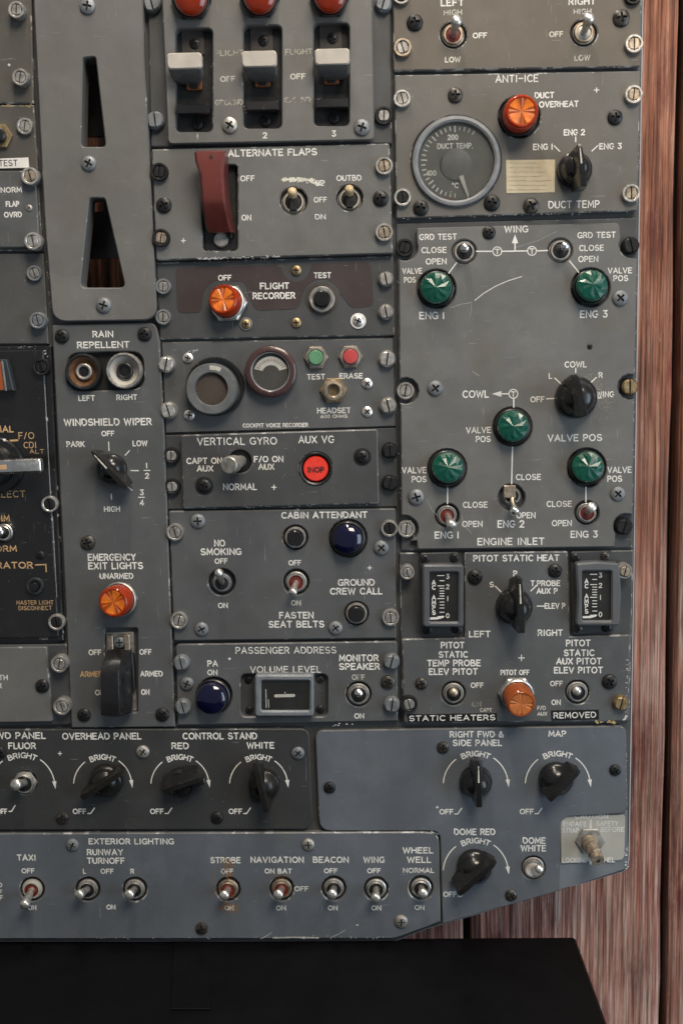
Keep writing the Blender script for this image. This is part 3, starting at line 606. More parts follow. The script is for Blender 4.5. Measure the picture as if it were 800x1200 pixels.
lv = MB().rbox(-30, -8, 61, 8, 20, 31, 'chrome', 3, 1.6); th_ = m.put('lever', lv.mesh('lever', 50), parent=ko); th_.rotation_euler = (0, 0, .02)
lv = MB().rbox(-20, -2.6, 22, 2.6, 31, 31.4, 'orange_ink', .6, .1); m.put('index_line', lv.mesh('index_line'), parent=ko)
T(m, 'SELECT', -13, 30, 579, 8, 'orange_ink', sw=.12); T(m, 'DIM', -6, 12, 607.5, 8, 'orange_ink'); T(m, 'NORM', -14, 20, 643, 7.5, 'orange_ink')
T(m, 'COMPARATOR', -50, 39, 662.5, 8, 'orange_ink'); LN(m, [[(42, 662), (54, 661.5), (54.5, 670)]], 1.4, 'orange_ink')
toggle(m, 5, 624, (-3, 623), 24, r=9, fat=1.3, nut='chrome', boot='steel', h=11); screw(m, 47, 651, 'black', 5)
push(m, 41, 687, 10, 'dark_slate', 'black_plastic', 5, 10)
T(m, 'MASTER LIGHT', 19.5, 63, 706, 5, 'orange_ink', sw=.13); T(m, 'DISCONNECT', 22, 61, 712.5, 5, 'orange_ink', sw=.13); T(m, 'REN', 47, 56, 748, 3.6, 'white_faint', h=9, sw=.12)
m = mod('side_panel', 'grey module cut off by the left border below the black selector panel', 'control module', 20, 800)
m.plate('faceplate', [(-80, 757), (78, 755), (86, 849), (-80, 851)], 1, 7, 'grey_dark', 'edge'); m.top = 7
m.plate('light_plate', [(-80, 759), (55, 758, 3), (62, 846, 3), (-80, 848)], 7, 13, 'grey', 'edge')
dzus(m, 69.5, 778.5, 'dull', 10, 1.5, 'dull'); dzus(m, 72.5, 828.5, 'dull', 10, 1.5, 'dull'); m.top = 13; screw(m, 49, 805, 'black', 8.5)
T(m, 'BOTH', -13, 9.5, 794, 6.5); T(m, 'MIR', -12, 2.5, 803.5, 6.5)

# ================================================================ column 2
m = mod('slotted_cover_plate', 'tall grey plate with two tapered lever slots and rounded lower corners', 'cover plate', 115, 190)
m.plate('faceplate', [(36, -70), (166, -70), (169, 60), (176, 200), (183, 368, 16), (176, 376, 0), (75, 377, 0), (62, 372, 16)][:4] + [(184, 375, 17), (62, 377, 17), (52, 250)], 8, 17, 'grey_light', 'edge', holes=[roundpoly(SL1), roundpoly(SL2)]); m.top = 17
for Pq in (SL1, SL2):
    mb = MB(); P = roundpoly(Pq); Q = [m.w(x, y, 17)[:2] for x, y in P]; Q = Q if area2(Q) < 0 else Q[::-1]; n = len(Q)
    vs = [(x, y, 8 * K0) for x, y in Q] + [(x, y, -12 * K0) for x, y in Q]; mb.add(vs, [(i, n + i, n + (i + 1) % n, (i + 1) % n)[::-1] for i in range(n)], 'grey_light'); m.raw('slot_lining', mb)
screw(m, 102, 6, 'grey', 9.5); screw(m, 103.5, 191, 'grey', 9); screw(m, 121, 357.5, 'grey', 9.5)
chips(m, 54, 300, 61, 372, 10, size=.8)

m = mod('wiper_and_exit_lights_panel', 'tall grey module with RAIN REPELLENT, WINDSHIELD WIPER and EMERGENCY EXIT LIGHTS controls', 'control module', 130, 615)
m.plate('faceplate', [(61, 381, 3), (182, 378, 9), (187, 400), (193, 520), (205, 852), (84, 853), (68, 520)], 2, 11, 'grey_mid', 'edge', holes=[rrect(123, 736, 161.5, 835, 2), roundpoly([(78, 414, 16), (168, 411, 16), (170, 456, 16), (80, 459, 16)])]); m.top = 11
m.plate('recess_floor', [(112, 730), (170, 730), (170, 842), (112, 842)], 1, 3, 'grey_dark', 'grey_dark')
m.plate('recess_floor', [(72, 405), (176, 405), (176, 462), (72, 462)], 1, 3, 'well', 'well')
for a in ((72, 394), (169, 391.5), (102.5, 636.5), (98, 839), (190, 838.5)): screw(m, *a, 'black', 8.3)
chips(m, 187, 400, 205, 846, 34, size=.9)
T(m, 'RAIN', 108.5, 133, 391.5, 8); T(m, 'REPELLENT', 90.5, 152, 404, 8); T(m, 'LEFT', 92, 111.5, 466.5, 6.8); T(m, 'RIGHT', 136.5, 161, 465.5, 6.8)
for x, y, mt, bt in ((97, 435.5, 'bezel_black', 'cup_orange'), (145, 434.5, 'steel_dull', 'meter_cream')):
    mb = MB().lathe([(20.5, 0), (20.5, 12), (19.5, 14), (18.3, 14), (16.5, 11.5, bt), (10.5, 4), (9.8, 4.2, 'well'), (9.5, 1), (0, 1)], mt, 40, rf=lambda k: 1 + .012 * (k % 2))
    o = m.put('rain_repellent_button', mb.mesh('rain_repellent_button'), x, y, 5, 19)
    q = MB().lathe([(9.5, 1), (9.5, 8.5), (8, 9.5), (6.3, 9), (6, 6.5, 'black_plastic'), (0, 7)], 'bezel_black' if bt != 'cup_orange' else 'steel_dull', 28); m.put('button_core', q.mesh('button_core'), parent=o)
T(m, 'WINDSHIELD WIPER', 75, 178, 494.5, 8.8); T(m, 'OFF', 119, 134.5, 508, 6.5); T(m, 'PARK', 78, 99.5, 520.5, 7); T(m, 'LOW', 155.5, 173, 519.5, 7)
LN(m, [[(127.5, 518), (128, 528)], [(152, 528), (147, 533.5)], [(153.5, 551.5), (162.5, 551.5)], [(148, 569), (155, 574.5)], [(130.5, 579), (131, 585)]], 1.2)
T(m, '1', 171, 173, 545.5, 7); T(m, '2', 169.5, 175.5, 557.5, 7); LN(m, [[(169, 551.3), (176, 551.3)], [(162.5, 582.8), (169.5, 582.8)]], 1.1); T(m, '3', 163.5, 169, 577, 7); T(m, '4', 163.5, 169.5, 589, 7)
T(m, 'HIGH', 122, 141, 596.5, 6.8); knob(m, (130, 550), 17.5, (107, 529), (147, 572), 28)
T(m, 'EMERGENCY', 103, 159.5, 653, 8.5); T(m, 'EXIT LIGHTS', 103.5, 168, 663, 8.5); T(m, 'UNARMED', 117, 156.5, 675, 7)
light(m, (132.5, 706), (142, 702), 18.5, 'amber_lens', 'amber_lens', 'flat', 30, 19, 'bezel_black', drk='amber_dark', nutmat2=None) if False else light(m, (132.5, 706), (142, 702), 18, 'amber_core', 'amber_lens', 'flat', 30, 20, 'steel_dull', drk='amber_dark')
T(m, 'OFF', 104, 119, 764.5, 6.8, 'cream_worn'); T(m, 'OFF', 163.5, 178, 764, 6.8); T(m, 'ARMED', 94, 121, 790, 6.8, 'orange_ink'); T(m, 'ARMED', 164.5, 191, 789.5, 6.8); T(m, 'ON', 111.5, 123, 811.5, 6.8); T(m, 'ON', 165.5, 175.5, 811, 6.8)
# guarded switch: copper ears, screw, black cover
g = MB().rbox(-17, -48, 17, 46, 0, 2, 'steel_dull', 2, .5)
go = m.put('guarded_switch', g.mesh('guarded_switch'), 142, 786, 3, 4)
for sx in (-9.5, 10): q = MB().rbox(sx - 3.4, 26, sx + 3.4, 44, 2, 9, 'steel_warm', 1, .8); m.put('hinge_ear', q.mesh('hinge_ear'), parent=go)
q = m.put('screw', SCREW['grey'], parent=go); q.location = (1, 35, 5); q.scale = (7, 7, 7)
def gl(x0, x1, y, zt, zb, b=1.3):
    xr_ = x0 + (x1 - x0) * .66; return [(x0 + 1, y, zb), (x1, y, zb), (x1, y, zb + (zt - zb) * .30), (xr_ + b, y, zt - b * .9), (xr_, y, zt), (x0, y, zt - .5)]
q = MB().loft([gl(-12, 14, 28, 9, 4), gl(-14, 15, 22, 17, 4), gl(-15, 15, 11, 31, 6), gl(-16, 14.5, 4, 34, 8), gl(-17, 14, -30, 34, 9), gl(-18, 14, -43, 33, 12), gl(-16, 13, -46, 29, 14)], 'black_plastic')
m.put('switch_guard', q.mesh('switch_guard', 30), parent=go)
q = MB().loft([gl(13, 17, 22, 12, 2, 1), gl(14, 18, 0, 13, 2, 1), gl(14, 17.5, -20, 10, 2, 1)], 'bezel_black'); m.put('guard_bracket', q.mesh('guard_bracket'), parent=go)
chips(m, 127, 836.5, 160, 836.5, 14, size=.9)

# ================================================================ column 3
m = mod('generator_switch_panel', 'grey module with three tall recessed switches with pale paddles numbered 1 2 3', 'control module', 315, 80)
m.plate('faceplate', [(172, -70), (456, -70), (459, 168), (177, 172)], 1, 6, 'grey_dark', 'edge'); m.top = 6
dzus(m, 178, 4, 'grey', 10.5, .8, 'grey', flush=True); dzus(m, 182, 141, 'grey', 10.5, .8, 'grey', flush=True); dzus(m, 449.5, 135, 'black', 10.5, .8, 'dull'); dzus(m, 449, 4, 'grey', 10, .8, 'grey', flush=True)
WN = ((205.5, 33, 249, 154.5), (285, 29.5, 330, 150.5), (367.5, 26.5, 409, 147.5))
m.plate('light_plate', [(187, -70), (435, -70), (438.5, 164, 6), (197, 169, 6)], 6, 20, 'grey_light', 'edge', holes=[rrect(a, b, c, d, 6) for a, b, c, d in WN]); m.top = 20
for i, (a, b, c, d) in enumerate(WN):
    mb = MB(); cx, cy = (a + c) / 2, (b + d) / 2; hw = (c - a) / 2 + 2; hh = (d - b) / 2 + 2
    mb.rbox(-hw, -hh, hw, hh, 0, 1, 'bezel_black', 2, .3); mb.rbox(-13, hh - 34, 13, hh - 6, 1, 3, 'brown_grime', 1, .3)
    o = m.put('guarded_switch', mb.mesh('guarded_switch'), cx, cy, 6, 12)
    for yy in (hh - 22, -hh + 14):
        q = m.put('screw', SCREW['black'], parent=o); q.location = (2, yy, 2); q.scale = (6.5,) * 3; q.rotation_euler = (0, 0, i * .4 + .2)
    ox = (-5, 0, 2.5)[i]; oy = (3, 1.5, 1)[i]
    q = MB().rbox(-9, -11, 9, 2, 1, 7, 'copper_contact', 2, 1); q.rbox(-5, -10, 5, 0, 7, 9, 'bezel_black', 2, .5); m.put('contact', q.mesh('contact'), parent=o)
    def pl(z, x0, x1, y0, y1, r=4): return [(x, y, z) for x, y in rrect(x0 + ox, y0 + oy, x1 + ox, y1 + oy, r)]
    q = MB().loft([pl(8, -12, 14, -8, 10), pl(24, -18, 19, -7, 13), pl(35, -20, 19, 1, 19), pl(36.5, -19, 18, 2, 18)], 'grey_paddle')
    q2 = MB().loft([[(x, y, z) for x, y, z in zip([p[0] for p in pl(0, -20.3, 19.3, 1.5, 19.3, 4)], [p[1] for p in pl(0, -20.3, 19.3, 1.5, 19.3, 4)], [zz] * 20)] for zz in (30, 36)] + [pl(37.6, -19, 18, 2.8, 18)], 'white_paddle')
    pdl = m.put('paddle', q.mesh('paddle', 40), parent=o); m.put('paddle', q2.mesh('paddle_face', 40), parent=o, label='pale worn paddle face').name = 'paddle_face'
    q = MB().rbox(-19, -hh + 22, 19, -hh + 33, 8, 20, 'gloss_black', 2, 1.2); m.put('stop_bar', q.mesh('stop_bar'), parent=o)
for i, (x, y) in enumerate(((223, -4), (304, -6), (387, -7))):
    light(m, (x, y), (x + (1, 0, -1)[i], y + 4), 18.5, 'red_core', 'red_lens', 'dome', 26, 23, 'bezel_black')
for x0, x1, y, t in ((252, 286, 62, 'FLIGHT'), (334, 366, 60.5, 'FLIGHT'), (252, 285, 120, 'GROUND'), (333, 364, 117, 'GROUND')): T(m, t, x0, x1, y, 7, 'white_ghost')
T(m, 'OFF', 258, 276, 92.5, 7, 'white_faint'); T(m, 'OFF', 340, 358, 89.5, 7, 'cream_worn'); T(m, '1', 230, 233, 160.5, 7.5, 'white_faint'); T(m, '2', 307.5, 313.5, 158.5, 7.5); T(m, '3', 388, 394, 156.5, 7.5)
screw(m, 269, 146, 'dull', 9.5); screw(m, 424, 148.5, 'grey', 9.5)
chips(m, 249, 60, 250, 90, 3, size=1.0); chips(m, 286, 120, 287, 130, 3)

m = mod('alternate_flaps_panel', 'grey ALTERNATE FLAPS module with a dark red switch guard and two cream toggles', 'control module', 318, 235)
m.plate('faceplate', [(178, 175), (456, 168, 3), (460, 297), (183, 305, 3)], 3, 15, 'grey', 'edge_worn', holes=[circ(344, 235.5, 16), circ(409.5, 232, 15.5), rrect(237, 193, 278.5, 294, 5)]); m.top = 15
m.plate('recess_floor', [(228, 185), (288, 185), (288, 300), (228, 300)], 2, 4, 'well', 'well')
m.plate('recess_floor', [(322, 215), (430, 210), (430, 252), (322, 256)], 2, 4, 'well', 'well')
for x, y, kd in ((186.5, 201, 'black'), (188.5, 278.5, 'black'), (450, 194, 'dull'), (450, 272, 'dull')): dzus(m, x, y, kd, 10.3, .8, 'warm' if y > 270 or x > 400 else 'black', h=13)
screw(m, 191.5, 240, 'black', 9.5); screw(m, 446, 232, 'black', 9.5)
T(m, 'ALTERNATE FLAPS', 267, 371.5, 178.7, 8.6, sw=.19); T(m, 'OFF', 281.5, 298.5, 209, 7, sw=.17); T(m, 'ON', 283, 294.5, 255, 7, sw=.17); plus(m, 215, 282, 2.3)
T(m, 'INBD', 331, 354, 210.5, 5.5, 'cream_worn', sw=.3); chips(m, 332, 211, 364, 211, 60, mat='cream_worn', size=2.2, spread=1.0); chips(m, 362, 211, 379, 217, 34, mat='cream_worn', size=2.0, spread=1.3)
T(m, 'UP', 369.5, 380.5, 214.5, 7, sw=.18); T(m, 'OFF', 367.5, 383, 234, 6.5, sw=.17); T(m, 'DN', 369, 381.5, 254, 6.5, sw=.17); T(m, 'OUTBD', 394, 423.5, 208.5, 7, sw=.17)
for x, y, tp in ((344, 236, (342, 222)), (409.5, 232.5, (409, 219.5))):
    o = toggle(m, x, y + 1, tp, 19, 'meter_cream', 'well', 'cream', r=12.5, fat=2.0, h=7, sink=3)
    q = MB().rbox(-4.2, -11, 4.2, 4, 5, 15, 'bezel_black', 1.5, 1); m.put('lever_yoke', q.mesh('lever_yoke'), parent=o)
g = MB().rbox(-19, -50, 19, 50, 0, 2, 'bezel_black', 3, .5).lathe([(9, 2), (8.5, 5), (7.5, 6), (0, 6.2)], 'steel_dull', 20, 0, -37)
go = m.put('guarded_switch', g.mesh('guarded_switch'), 258, 243, 4, 6)
def gr(x0, x1, y, zt, zb, b=3): return [(x0 + 3, y, zb), (x1 + 2, y, zb), (x1, y, zt - b), (x1 - b, y, zt), (x0 + b, y, zt), (x0, y, zt - b)]
q = MB().loft([gr(-21, 11, 57, 40, 30), gr(-22, 12, 55, 44, 26), gr(-21.5, 11.5, 46, 45, 20), gr(-17, 10, 30, 44, 16), gr(-16, 11, 5, 44, 12), gr(-16, 12, -2, 42, 10), gr(-15.5, 14, -24, 22, 6), gr(-13, 15.5, -30, 16, 5)], 'guard_red')
m.put('switch_guard', q.mesh('switch_guard', 28), parent=go)
q = MB().lathe([(2, 45.3), (0, 45.3)], 'well', 12, -3, 49); m.put('rivet_hole', q.mesh('rivet_hole'), parent=go)
q = MB().rbox(11, -36, 14, -26, 3, 10, 'bezel_black', 1, .6); m.put('hinge_ear', q.mesh('hinge_ear'), parent=go)
chips(m, 228, 303, 330, 300.6, 60, size=1.3, spread=.7); chips(m, 232, 303, 262, 302.5, 26, size=1.8, spread=.5); chips(m, 237, 196, 237.5, 292, 10, size=.9); chips(m, 240, 295, 276, 295, 14, size=.9)

m = mod('flight_recorder_panel', 'grey FLIGHT RECORDER module with maroon painted field, orange lamp and TEST button', 'control module', 320, 350)
m.plate('faceplate', [(183, 308), (460, 300, 2), (462, 393), (188, 398)], 1, 6, 'grey_dark', 'edge_worn'); m.top = 6
def notch(cx, cy, r, a0, a1, n=8): return [(cx + r * math.cos(math.radians(a0 + (a1 - a0) * k / n)), cy + r * math.sin(math.radians(a0 + (a1 - a0) * k / n))) for k in range(n + 1)]
field = [(206, 314, 6), (328, 310.5, 0)] + [(x, y, 0) for x, y in notch(347, 313, 17, 170, 10)] + [(366, 309), (434, 306.5, 7), (438, 358, 7), (412, 362, 8), (403, 350, 8)] + [(x, y, 0) for x, y in notch(377, 350, 23, -10, -170)] + [(352, 352, 5), (350, 362, 8), (300, 364, 6), (292, 350, 6), (288, 330, 8), (250, 328, 8), (238, 342, 6), (236, 366, 6), (208, 367, 8)]
m.plate('painted_field', field, 6, 6.4, 'maroon_area', 'maroon_area', bev=.1); m.top = 6.5
for x, y, kd in ((191, 335.5, 'grey'), (191, 371.5, 'grey'), (452, 327, 'dull'), (452, 365.5, 'steel')): dzus(m, x, y, kd, 9, .8, 'dull', flush=x > 400)
screw(m, 347, 316.5, 'brass', 6); screw(m, 288, 379.5, 'brass', 6, washer='grey'); screw(m, 347, 378, 'brass', 6); screw(m, 419.5, 376, 'steel', 7, washer='pale')
T(m, 'OFF', 255.5, 271.5, 325.5, 6.8); T(m, 'FLIGHT', 304.5, 339, 335, 8, sw=.19); T(m, 'RECORDER', 296, 346, 346.5, 8, sw=.19); T(m, 'TEST', 367.5, 388, 322.5, 7)
light(m, (261, 350.5), (268, 356), 18, 'amber_core', 'amber_lens', 'flat', 24, 23, 'steel', drk='amber_dark', h=6)
disc(m, 'grime_ring', 377, 350, 15, 19, 'brown_grime', dz=.12); push(m, 377, 350.5, 15, 'steel', 'black_plastic', 9, 13)
chips(m, 184, 308, 459, 301, 22, size=1.0)

m = mod('cockpit_voice_recorder_panel', 'grey COCKPIT VOICE RECORDER module with round microphone, small meter and headset jack', 'control module', 325, 450)
m.plate('faceplate', [(189, 401), (461, 396), (464, 500), (194, 508)], 1, 6, 'grey_mid', 'edge_dark'); m.top = 6
for x, y, kd in ((195, 427, 'steel'), (197.5, 481, 'steel'), (453.5, 420.5, 'steel'), (454.5, 475.5, 'dull')): dzus(m, x, y, kd, 10, .8, kd, flush=True)
for x, y in ((220, 419.5), (221.5, 486.5), (430, 449.5), (430, 482.5)): screw(m, x, y, 'steel', 6.3)
chips(m, 222, 412, 231, 410, 6, size=2.0)
mb = MB().lathe([(34, 0), (34, 4), (32.5, 6), (30, 6, 'well')], 'black_plastic', 48, 2.5, 2.5); mb.lathe([(29.5, 2), (29.5, 18), (28, 20.5), (19.5, 20.5), (18.5, 19), (18.3, 12, 'well')], 'mic_ring', 48)
o = m.put('microphone', mb.mesh('microphone'), 247.5, 456, 6, 26)
q = MB().lathe([(18.4, 15), (14, 15.4), (0, 15.8)], 'mic_mesh', 40); m.put('grille', q.mesh('grille'), parent=o)
q = MB(); P = [(22 * math.cos(t), 22 * math.sin(t)) for t in [math.radians(a) for a in range(62, 97, 6)]]; P2 = [(27 * math.cos(t), 27 * math.sin(t)) for t in [math.radians(a) for a in range(62, 97, 6)]]
q.add([(x, y, 20.6) for x, y in P + P2], [(i, i + 1, i + 7, i + 6)[::-1] for i in range(5)], 'meter_cream'); m.put('worn_patch', q.mesh('worn_patch'), parent=o)
mb = MB().lathe([(30, 0), (30, 9), (29, 12), (26.5, 13.5), (23.5, 13.5), (22.5, 12.5, 'rim_grey'), (21.3, 12, 'rim_maroon'), (21, 8)], 'rim_maroon', 48)
o = m.put('recorder_meter', mb.mesh('recorder_meter'), 317, 435.5, 6, 19)
m.put('dial', MB().lathe([(21.5, 8), (0, 8)], 'dial_face', 40).mesh('dial'), parent=o)
q = MB(); A = [math.radians(a) for a in range(158, 21, -8)]; cy_ = -5
q.add([(22.5 * math.cos(t) * .92, cy_ + 22.5 * math.sin(t), 8.2) for t in A] + [(10.5 * math.cos(t), cy_ + 2 + 10.5 * math.sin(t), 8.2) for t in A], [(i, len(A) + i, len(A) + i + 1, i + 1) for i in range(len(A) - 1)], 'meter_cream')
m.put('scale_arc', q.mesh('scale_arc'), parent=o)
q = MB()
for a in range(150, 29, -9):
    t = math.radians(a); r0, r1 = 15.5, 18.8; c_, s_ = math.cos(t), math.sin(t); w_ = .35
    q.add([(r0 * c_ - w_ * s_, cy_ + 1 + r0 * s_ + w_ * c_, 8.3), (r0 * c_ + w_ * s_, cy_ + 1 + r0 * s_ - w_ * c_, 8.3), (r1 * c_ + w_ * s_, cy_ + 1 + r1 * s_ - w_ * c_, 8.3), (r1 * c_ - w_ * s_, cy_ + 1 + r1 * s_ + w_ * c_, 8.3)], [(0, 1, 2, 3)], 'tape_black')
q.add([(-17, 5, 8.5), (-16.4, 4.4, 8.5), (-2, -8, 8.5)], [(0, 1, 2)], 'tape_black'); m.put('tick_marks', q.mesh('tick_marks'), parent=o)
push(m, 370, 419, 12, 'steel_dull', 'green_button', 8.5, 11, hx='steel_warm'); push(m, 410.5, 418, 12, 'steel_dull', 'red_button', 8.5, 11, hx='steel_warm')
T(m, 'TEST', 359.5, 381, 441.5, 6.8); T(m, 'ERASE', 397.5, 425, 440.5, 6.8); T(m, 'HEADSET', 371.5, 411, 481, 6.8, sw=.18); T(m, '600 OHMS', 375.5, 407, 487.8, 4.2, 'cream_worn'); T(m, 'COCKPIT VOICE RECORDER', 284.5, 361, 498.3, 5)
mb = hexnut(16, 0, 4, 'brass').lathe([(12.5, 4), (12.5, 9), (11, 11), (8, 11.5), (6.5, 10, 'well'), (6, 2), (0, 2)], 'steel_warm', 32); m.put('headset_jack', mb.mesh('headset_jack'), 390.5, 457.5, 6, 16)

m = mod('vertical_gyro_panel', 'small grey VERTICAL GYRO module with a blunt knob and a red INOP lamp', 'control module', 328, 550)
m.plate('faceplate', [(194, 510), (463, 501), (465, 594), (197, 597)], 1, 4, 'grey_dark', 'edge'); m.top = 4
for x, y, f in ((200.5, 534, 0), (201.5, 570.5, 0), (456.5, 528, 1), (456.5, 566, 1)): dzus(m, x, y, 'black', 9.5, .8, 'dull' if not f else 'black', flush=bool(f), h=3)
m.plate('light_plate', [(212, 510, 3), (442, 503, 3), (444, 590, 3), (215, 596, 3)], 4, 14, 'grey_dark', 'edge_worn', holes=[circ(281, 540.5, 14), circ(370, 549, 19.5)]); m.top = 14
T(m, 'VERTICAL GYRO', 231, 324.5, 517, 9, sw=.14); T(m, 'AUX VG', 349.5, 391.5, 515, 9, sw=.14); T(m, 'CAPT ON', 218.5, 260.5, 540, 7.5); T(m, 'AUX', 230.5, 250, 549, 7.5)
T(m, 'F/O ON', 297.5, 332, 538, 7.5); T(m, 'AUX', 302.5, 321.5, 547, 7.5, 'cream_worn'); T(m, 'NORMAL', 261.5, 301, 570.5, 8, sw=.14); plus(m, 321, 571, 2.6)
for x, y in ((239, 569.5), (424.5, 535.5)): screw(m, x, y, 'black', 8, washer='dark')
mb = MB().lathe([(13.5, .2), (13, 2), (0, 2, 'well')], 'bezel_black', 28); o = m.put('gyro_selector', mb.mesh('gyro_selector'), 281, 540.5, 5, 9)
a = Vector((1, 0, 2)); b = Vector((-9, -2, 36)); q = MB().tube([a, a.lerp(b, .35), a.lerp(b, .36), a.lerp(b, .6), a.lerp(b, .62), a.lerp(b, .97), b], [7, 7, 8.5, 8.5, 10.2, 10.2, 8.8], 'rim_grey', 24)
q.mats[0] = 'meter_cream' if False else 'steel_dull'; m.put('knob_barrel', q.mesh('knob_barrel'), parent=o)
mb = MB().lathe([(19.5, 0), (19.5, 9.5), (18.3, 11), (16.5, 10), (16, 4), (14.8, 3)], 'bezel_black', 40); o = m.put('indicator_light', mb.mesh('indicator_light'), 370, 549, 5, 10)
m.put('lens', MB().lathe([(14.6, 2), (14.6, 8), (13.6, 9.5), (0, 9.8)], 'inop_red', 36).mesh('lens'), parent=o)
T(m, 'INOP', 360, 380, 550.5, 7, 'well', h=5 + 9.9, sw=.2, parent=None)
chips(m, 216, 596, 440, 591, 20, size=.8)

m = mod('cabin_attendant_panel', 'grey module with NO SMOKING and FASTEN SEAT BELTS toggles and a dark blue call lamp', 'control module', 334, 672)
m.plate('faceplate', [(198, 599, 2), (463, 596, 2), (464, 748), (204, 751)], 1, 10, 'grey_mid', 'edge', holes=[circ(260, 682, 16), circ(347, 682, 15.5), circ(407.5, 631, 22.5), circ(346, 630, 15), circ(417.5, 719, 14.5)]); m.top = 10
for x, y, hd in ((205, 624, 'dull'), (209.5, 727.5, 'dull'), (456, 619.5, 'black'), (457.5, 724, 'dull')): dzus(m, x, y, 'dull', 10, .8, hd)
for x, y in ((231.5, 611), (236, 738), (393, 736.5), (446.5, 642.5)): screw(m, x, y, 'grey', 8.5)
T(m, 'CABIN ATTENDANT', 329.5, 430.5, 603.5, 8); T(m, 'NO', 251, 264, 636.5, 8.3); T(m, 'SMOKING', 235, 283, 646.5, 8.3); T(m, 'OFF', 251.5, 267, 657.5, 6.5); T(m, 'ON', 255.5, 267, 709.5, 6.5)
T(m, 'OFF', 338, 353, 659.5, 6.5); T(m, 'ON', 341, 352.5, 706.5, 6.5, 'cream_worn'); T(m, 'FASTEN', 327, 367.5, 721, 8.2); T(m, 'SEAT BELTS', 314.5, 380, 731.5, 8.2)
T(m, 'GROUND', 395.5, 439, 682.5, 8.2); T(m, 'CREW CALL', 386.5, 448, 692.8, 8.2); plus(m, 433, 665.5, 2.3)
toggle(m, 260, 683, (256, 670), 28, 'grey_screw', 'well', 'steel', r=10, h=7, well=14); toggle(m, 347, 682, (342.5, 696), 26, 'steel_dull', 'red_boot', 'steel', r=11, h=7, nut='copper_contact', well=15)
push(m, 346, 630, 12.5, 'steel_dull', 'black_plastic', 9, 12, h=7); push(m, 417.5, 719, 12.5, 'steel_dull', 'black_plastic', 9, 12, h=7)
light(m, (406, 632), (408, 631), 17.5, 'blue_core', 'blue_lens', 'dome', 24, 21, 'bezel_black', hexa=False, well=5)
chips(m, 345, 598, 352, 597, 5, size=1.3); chips(m, 393, 603, 396, 614, 4, size=.8)

m = mod('passenger_address_panel', 'grey PASSENGER ADDRESS module with volume meter, blue PA lamp and MONITOR SPEAKER toggle', 'control module', 336, 802)
m.plate('faceplate', [(206, 755, 5), (465, 751.5, 4), (466, 845), (208, 850)], 1, 10, 'grey_mid', 'edge', holes=[circ(251, 814.5, 21), circ(420, 813.5, 15), rrect(282, 790, 384, 840, 6)]); m.top = 10
m.plate('recess_floor', [(276, 784), (390, 784), (390, 846), (276, 846)], 0.5, 2, 'grey_dark', 'grey_dark')
for x, y in ((212.5, 777), (214.5, 828.5), (458.5, 775.5), (459, 826)): dzus(m, x, y, 'grey', 9.5, .8, 'grey', flush=True)
screw(m, 218.5, 802, 'grey', 8.5); screw(m, 454.5, 800.5, 'black', 8.5)
T(m, 'PASSENGER ADDRESS', 276, 394, 762, 8.2, sw=.14); T(m, 'VOLUME LEVEL', 293, 376, 784.5, 8, sw=.14); T(m, 'MONITOR', 397, 443.5, 771, 8.2); T(m, 'SPEAKER', 397, 445, 781, 8.2)
T(m, 'OFF', 412, 427.5, 793.5, 6.5, 'white_faint'); T(m, 'ON', 415, 426.5, 839, 6.5); T(m, 'PA', 243, 255.5, 777.5, 7.5); T(m, 'ON', 243, 255, 788, 6.8); plus(m, 269, 772, 1.2)
light(m, (246, 821), (250.5, 815), 18, 'blue_core', 'blue_lens', 'dome', 27, 20, 'bezel_black', hexa=False, well=5)
toggle(m, 420, 813.5, (420, 812), 22, 'steel_dull', 'bezel_black', 'chrome', r=11.5, h=7, well=14)
for x, y in ((291, 797), (292, 833), (375, 796.5), (375, 832)): screw(m, x, y, 'black', 5, h=2)
def bezel(th, name, x0, y0, x1, y1, wx0, wy0, wx1, wy1, h0, h1, mat='rim_grey', depth=4, bow=0):
    th.plate(name, [(x0, y0, 4), ((x0 + x1) / 2, y0 - bow), (x1, y0, 4), (x1 + bow, (y0 + y1) / 2), (x1, y1, 4), (x0, y1, 4), (x0 + bow, (y0 + y1) / 2)] if bow else [(x0, y0, 4), (x1, y0, 4), (x1, y1, 4), (x0, y1, 4)], h0, h1, mat, mat, holes=[rrect(wx0, wy0, wx1, wy1, 2)], bev=2)
    th.plate('dial', [(wx0 - 2, wy0 - 2), (wx1 + 2, wy0 - 2), (wx1 + 2, wy1 + 2), (wx0 - 2, wy1 + 2)], h1 - depth - 2, h1 - depth, 'dial_black', 'dial_black', bev=.1)
bezel(m, 'volume_meter_bezel', 298.5, 791, 367.5, 840, 306, 798, 362.5, 833, 2, 22, 'volume_rim')
LN(m, [[(323, 815.5), (344, 815)]], 3.6, 'meter_cream', h=18, name='meter_pointer'); LN(m, [[(334, 811), (334, 813.5)], [(311.5, 808), (312, 829)], [(314.5, 820), (315, 829)]], 1.1, 'scuff', h=18, name='dial_mark'); plus(m, 355, 814, 1.0)
chips(m, 390, 850, 414, 848, 8, size=1.4, mat='sticker')

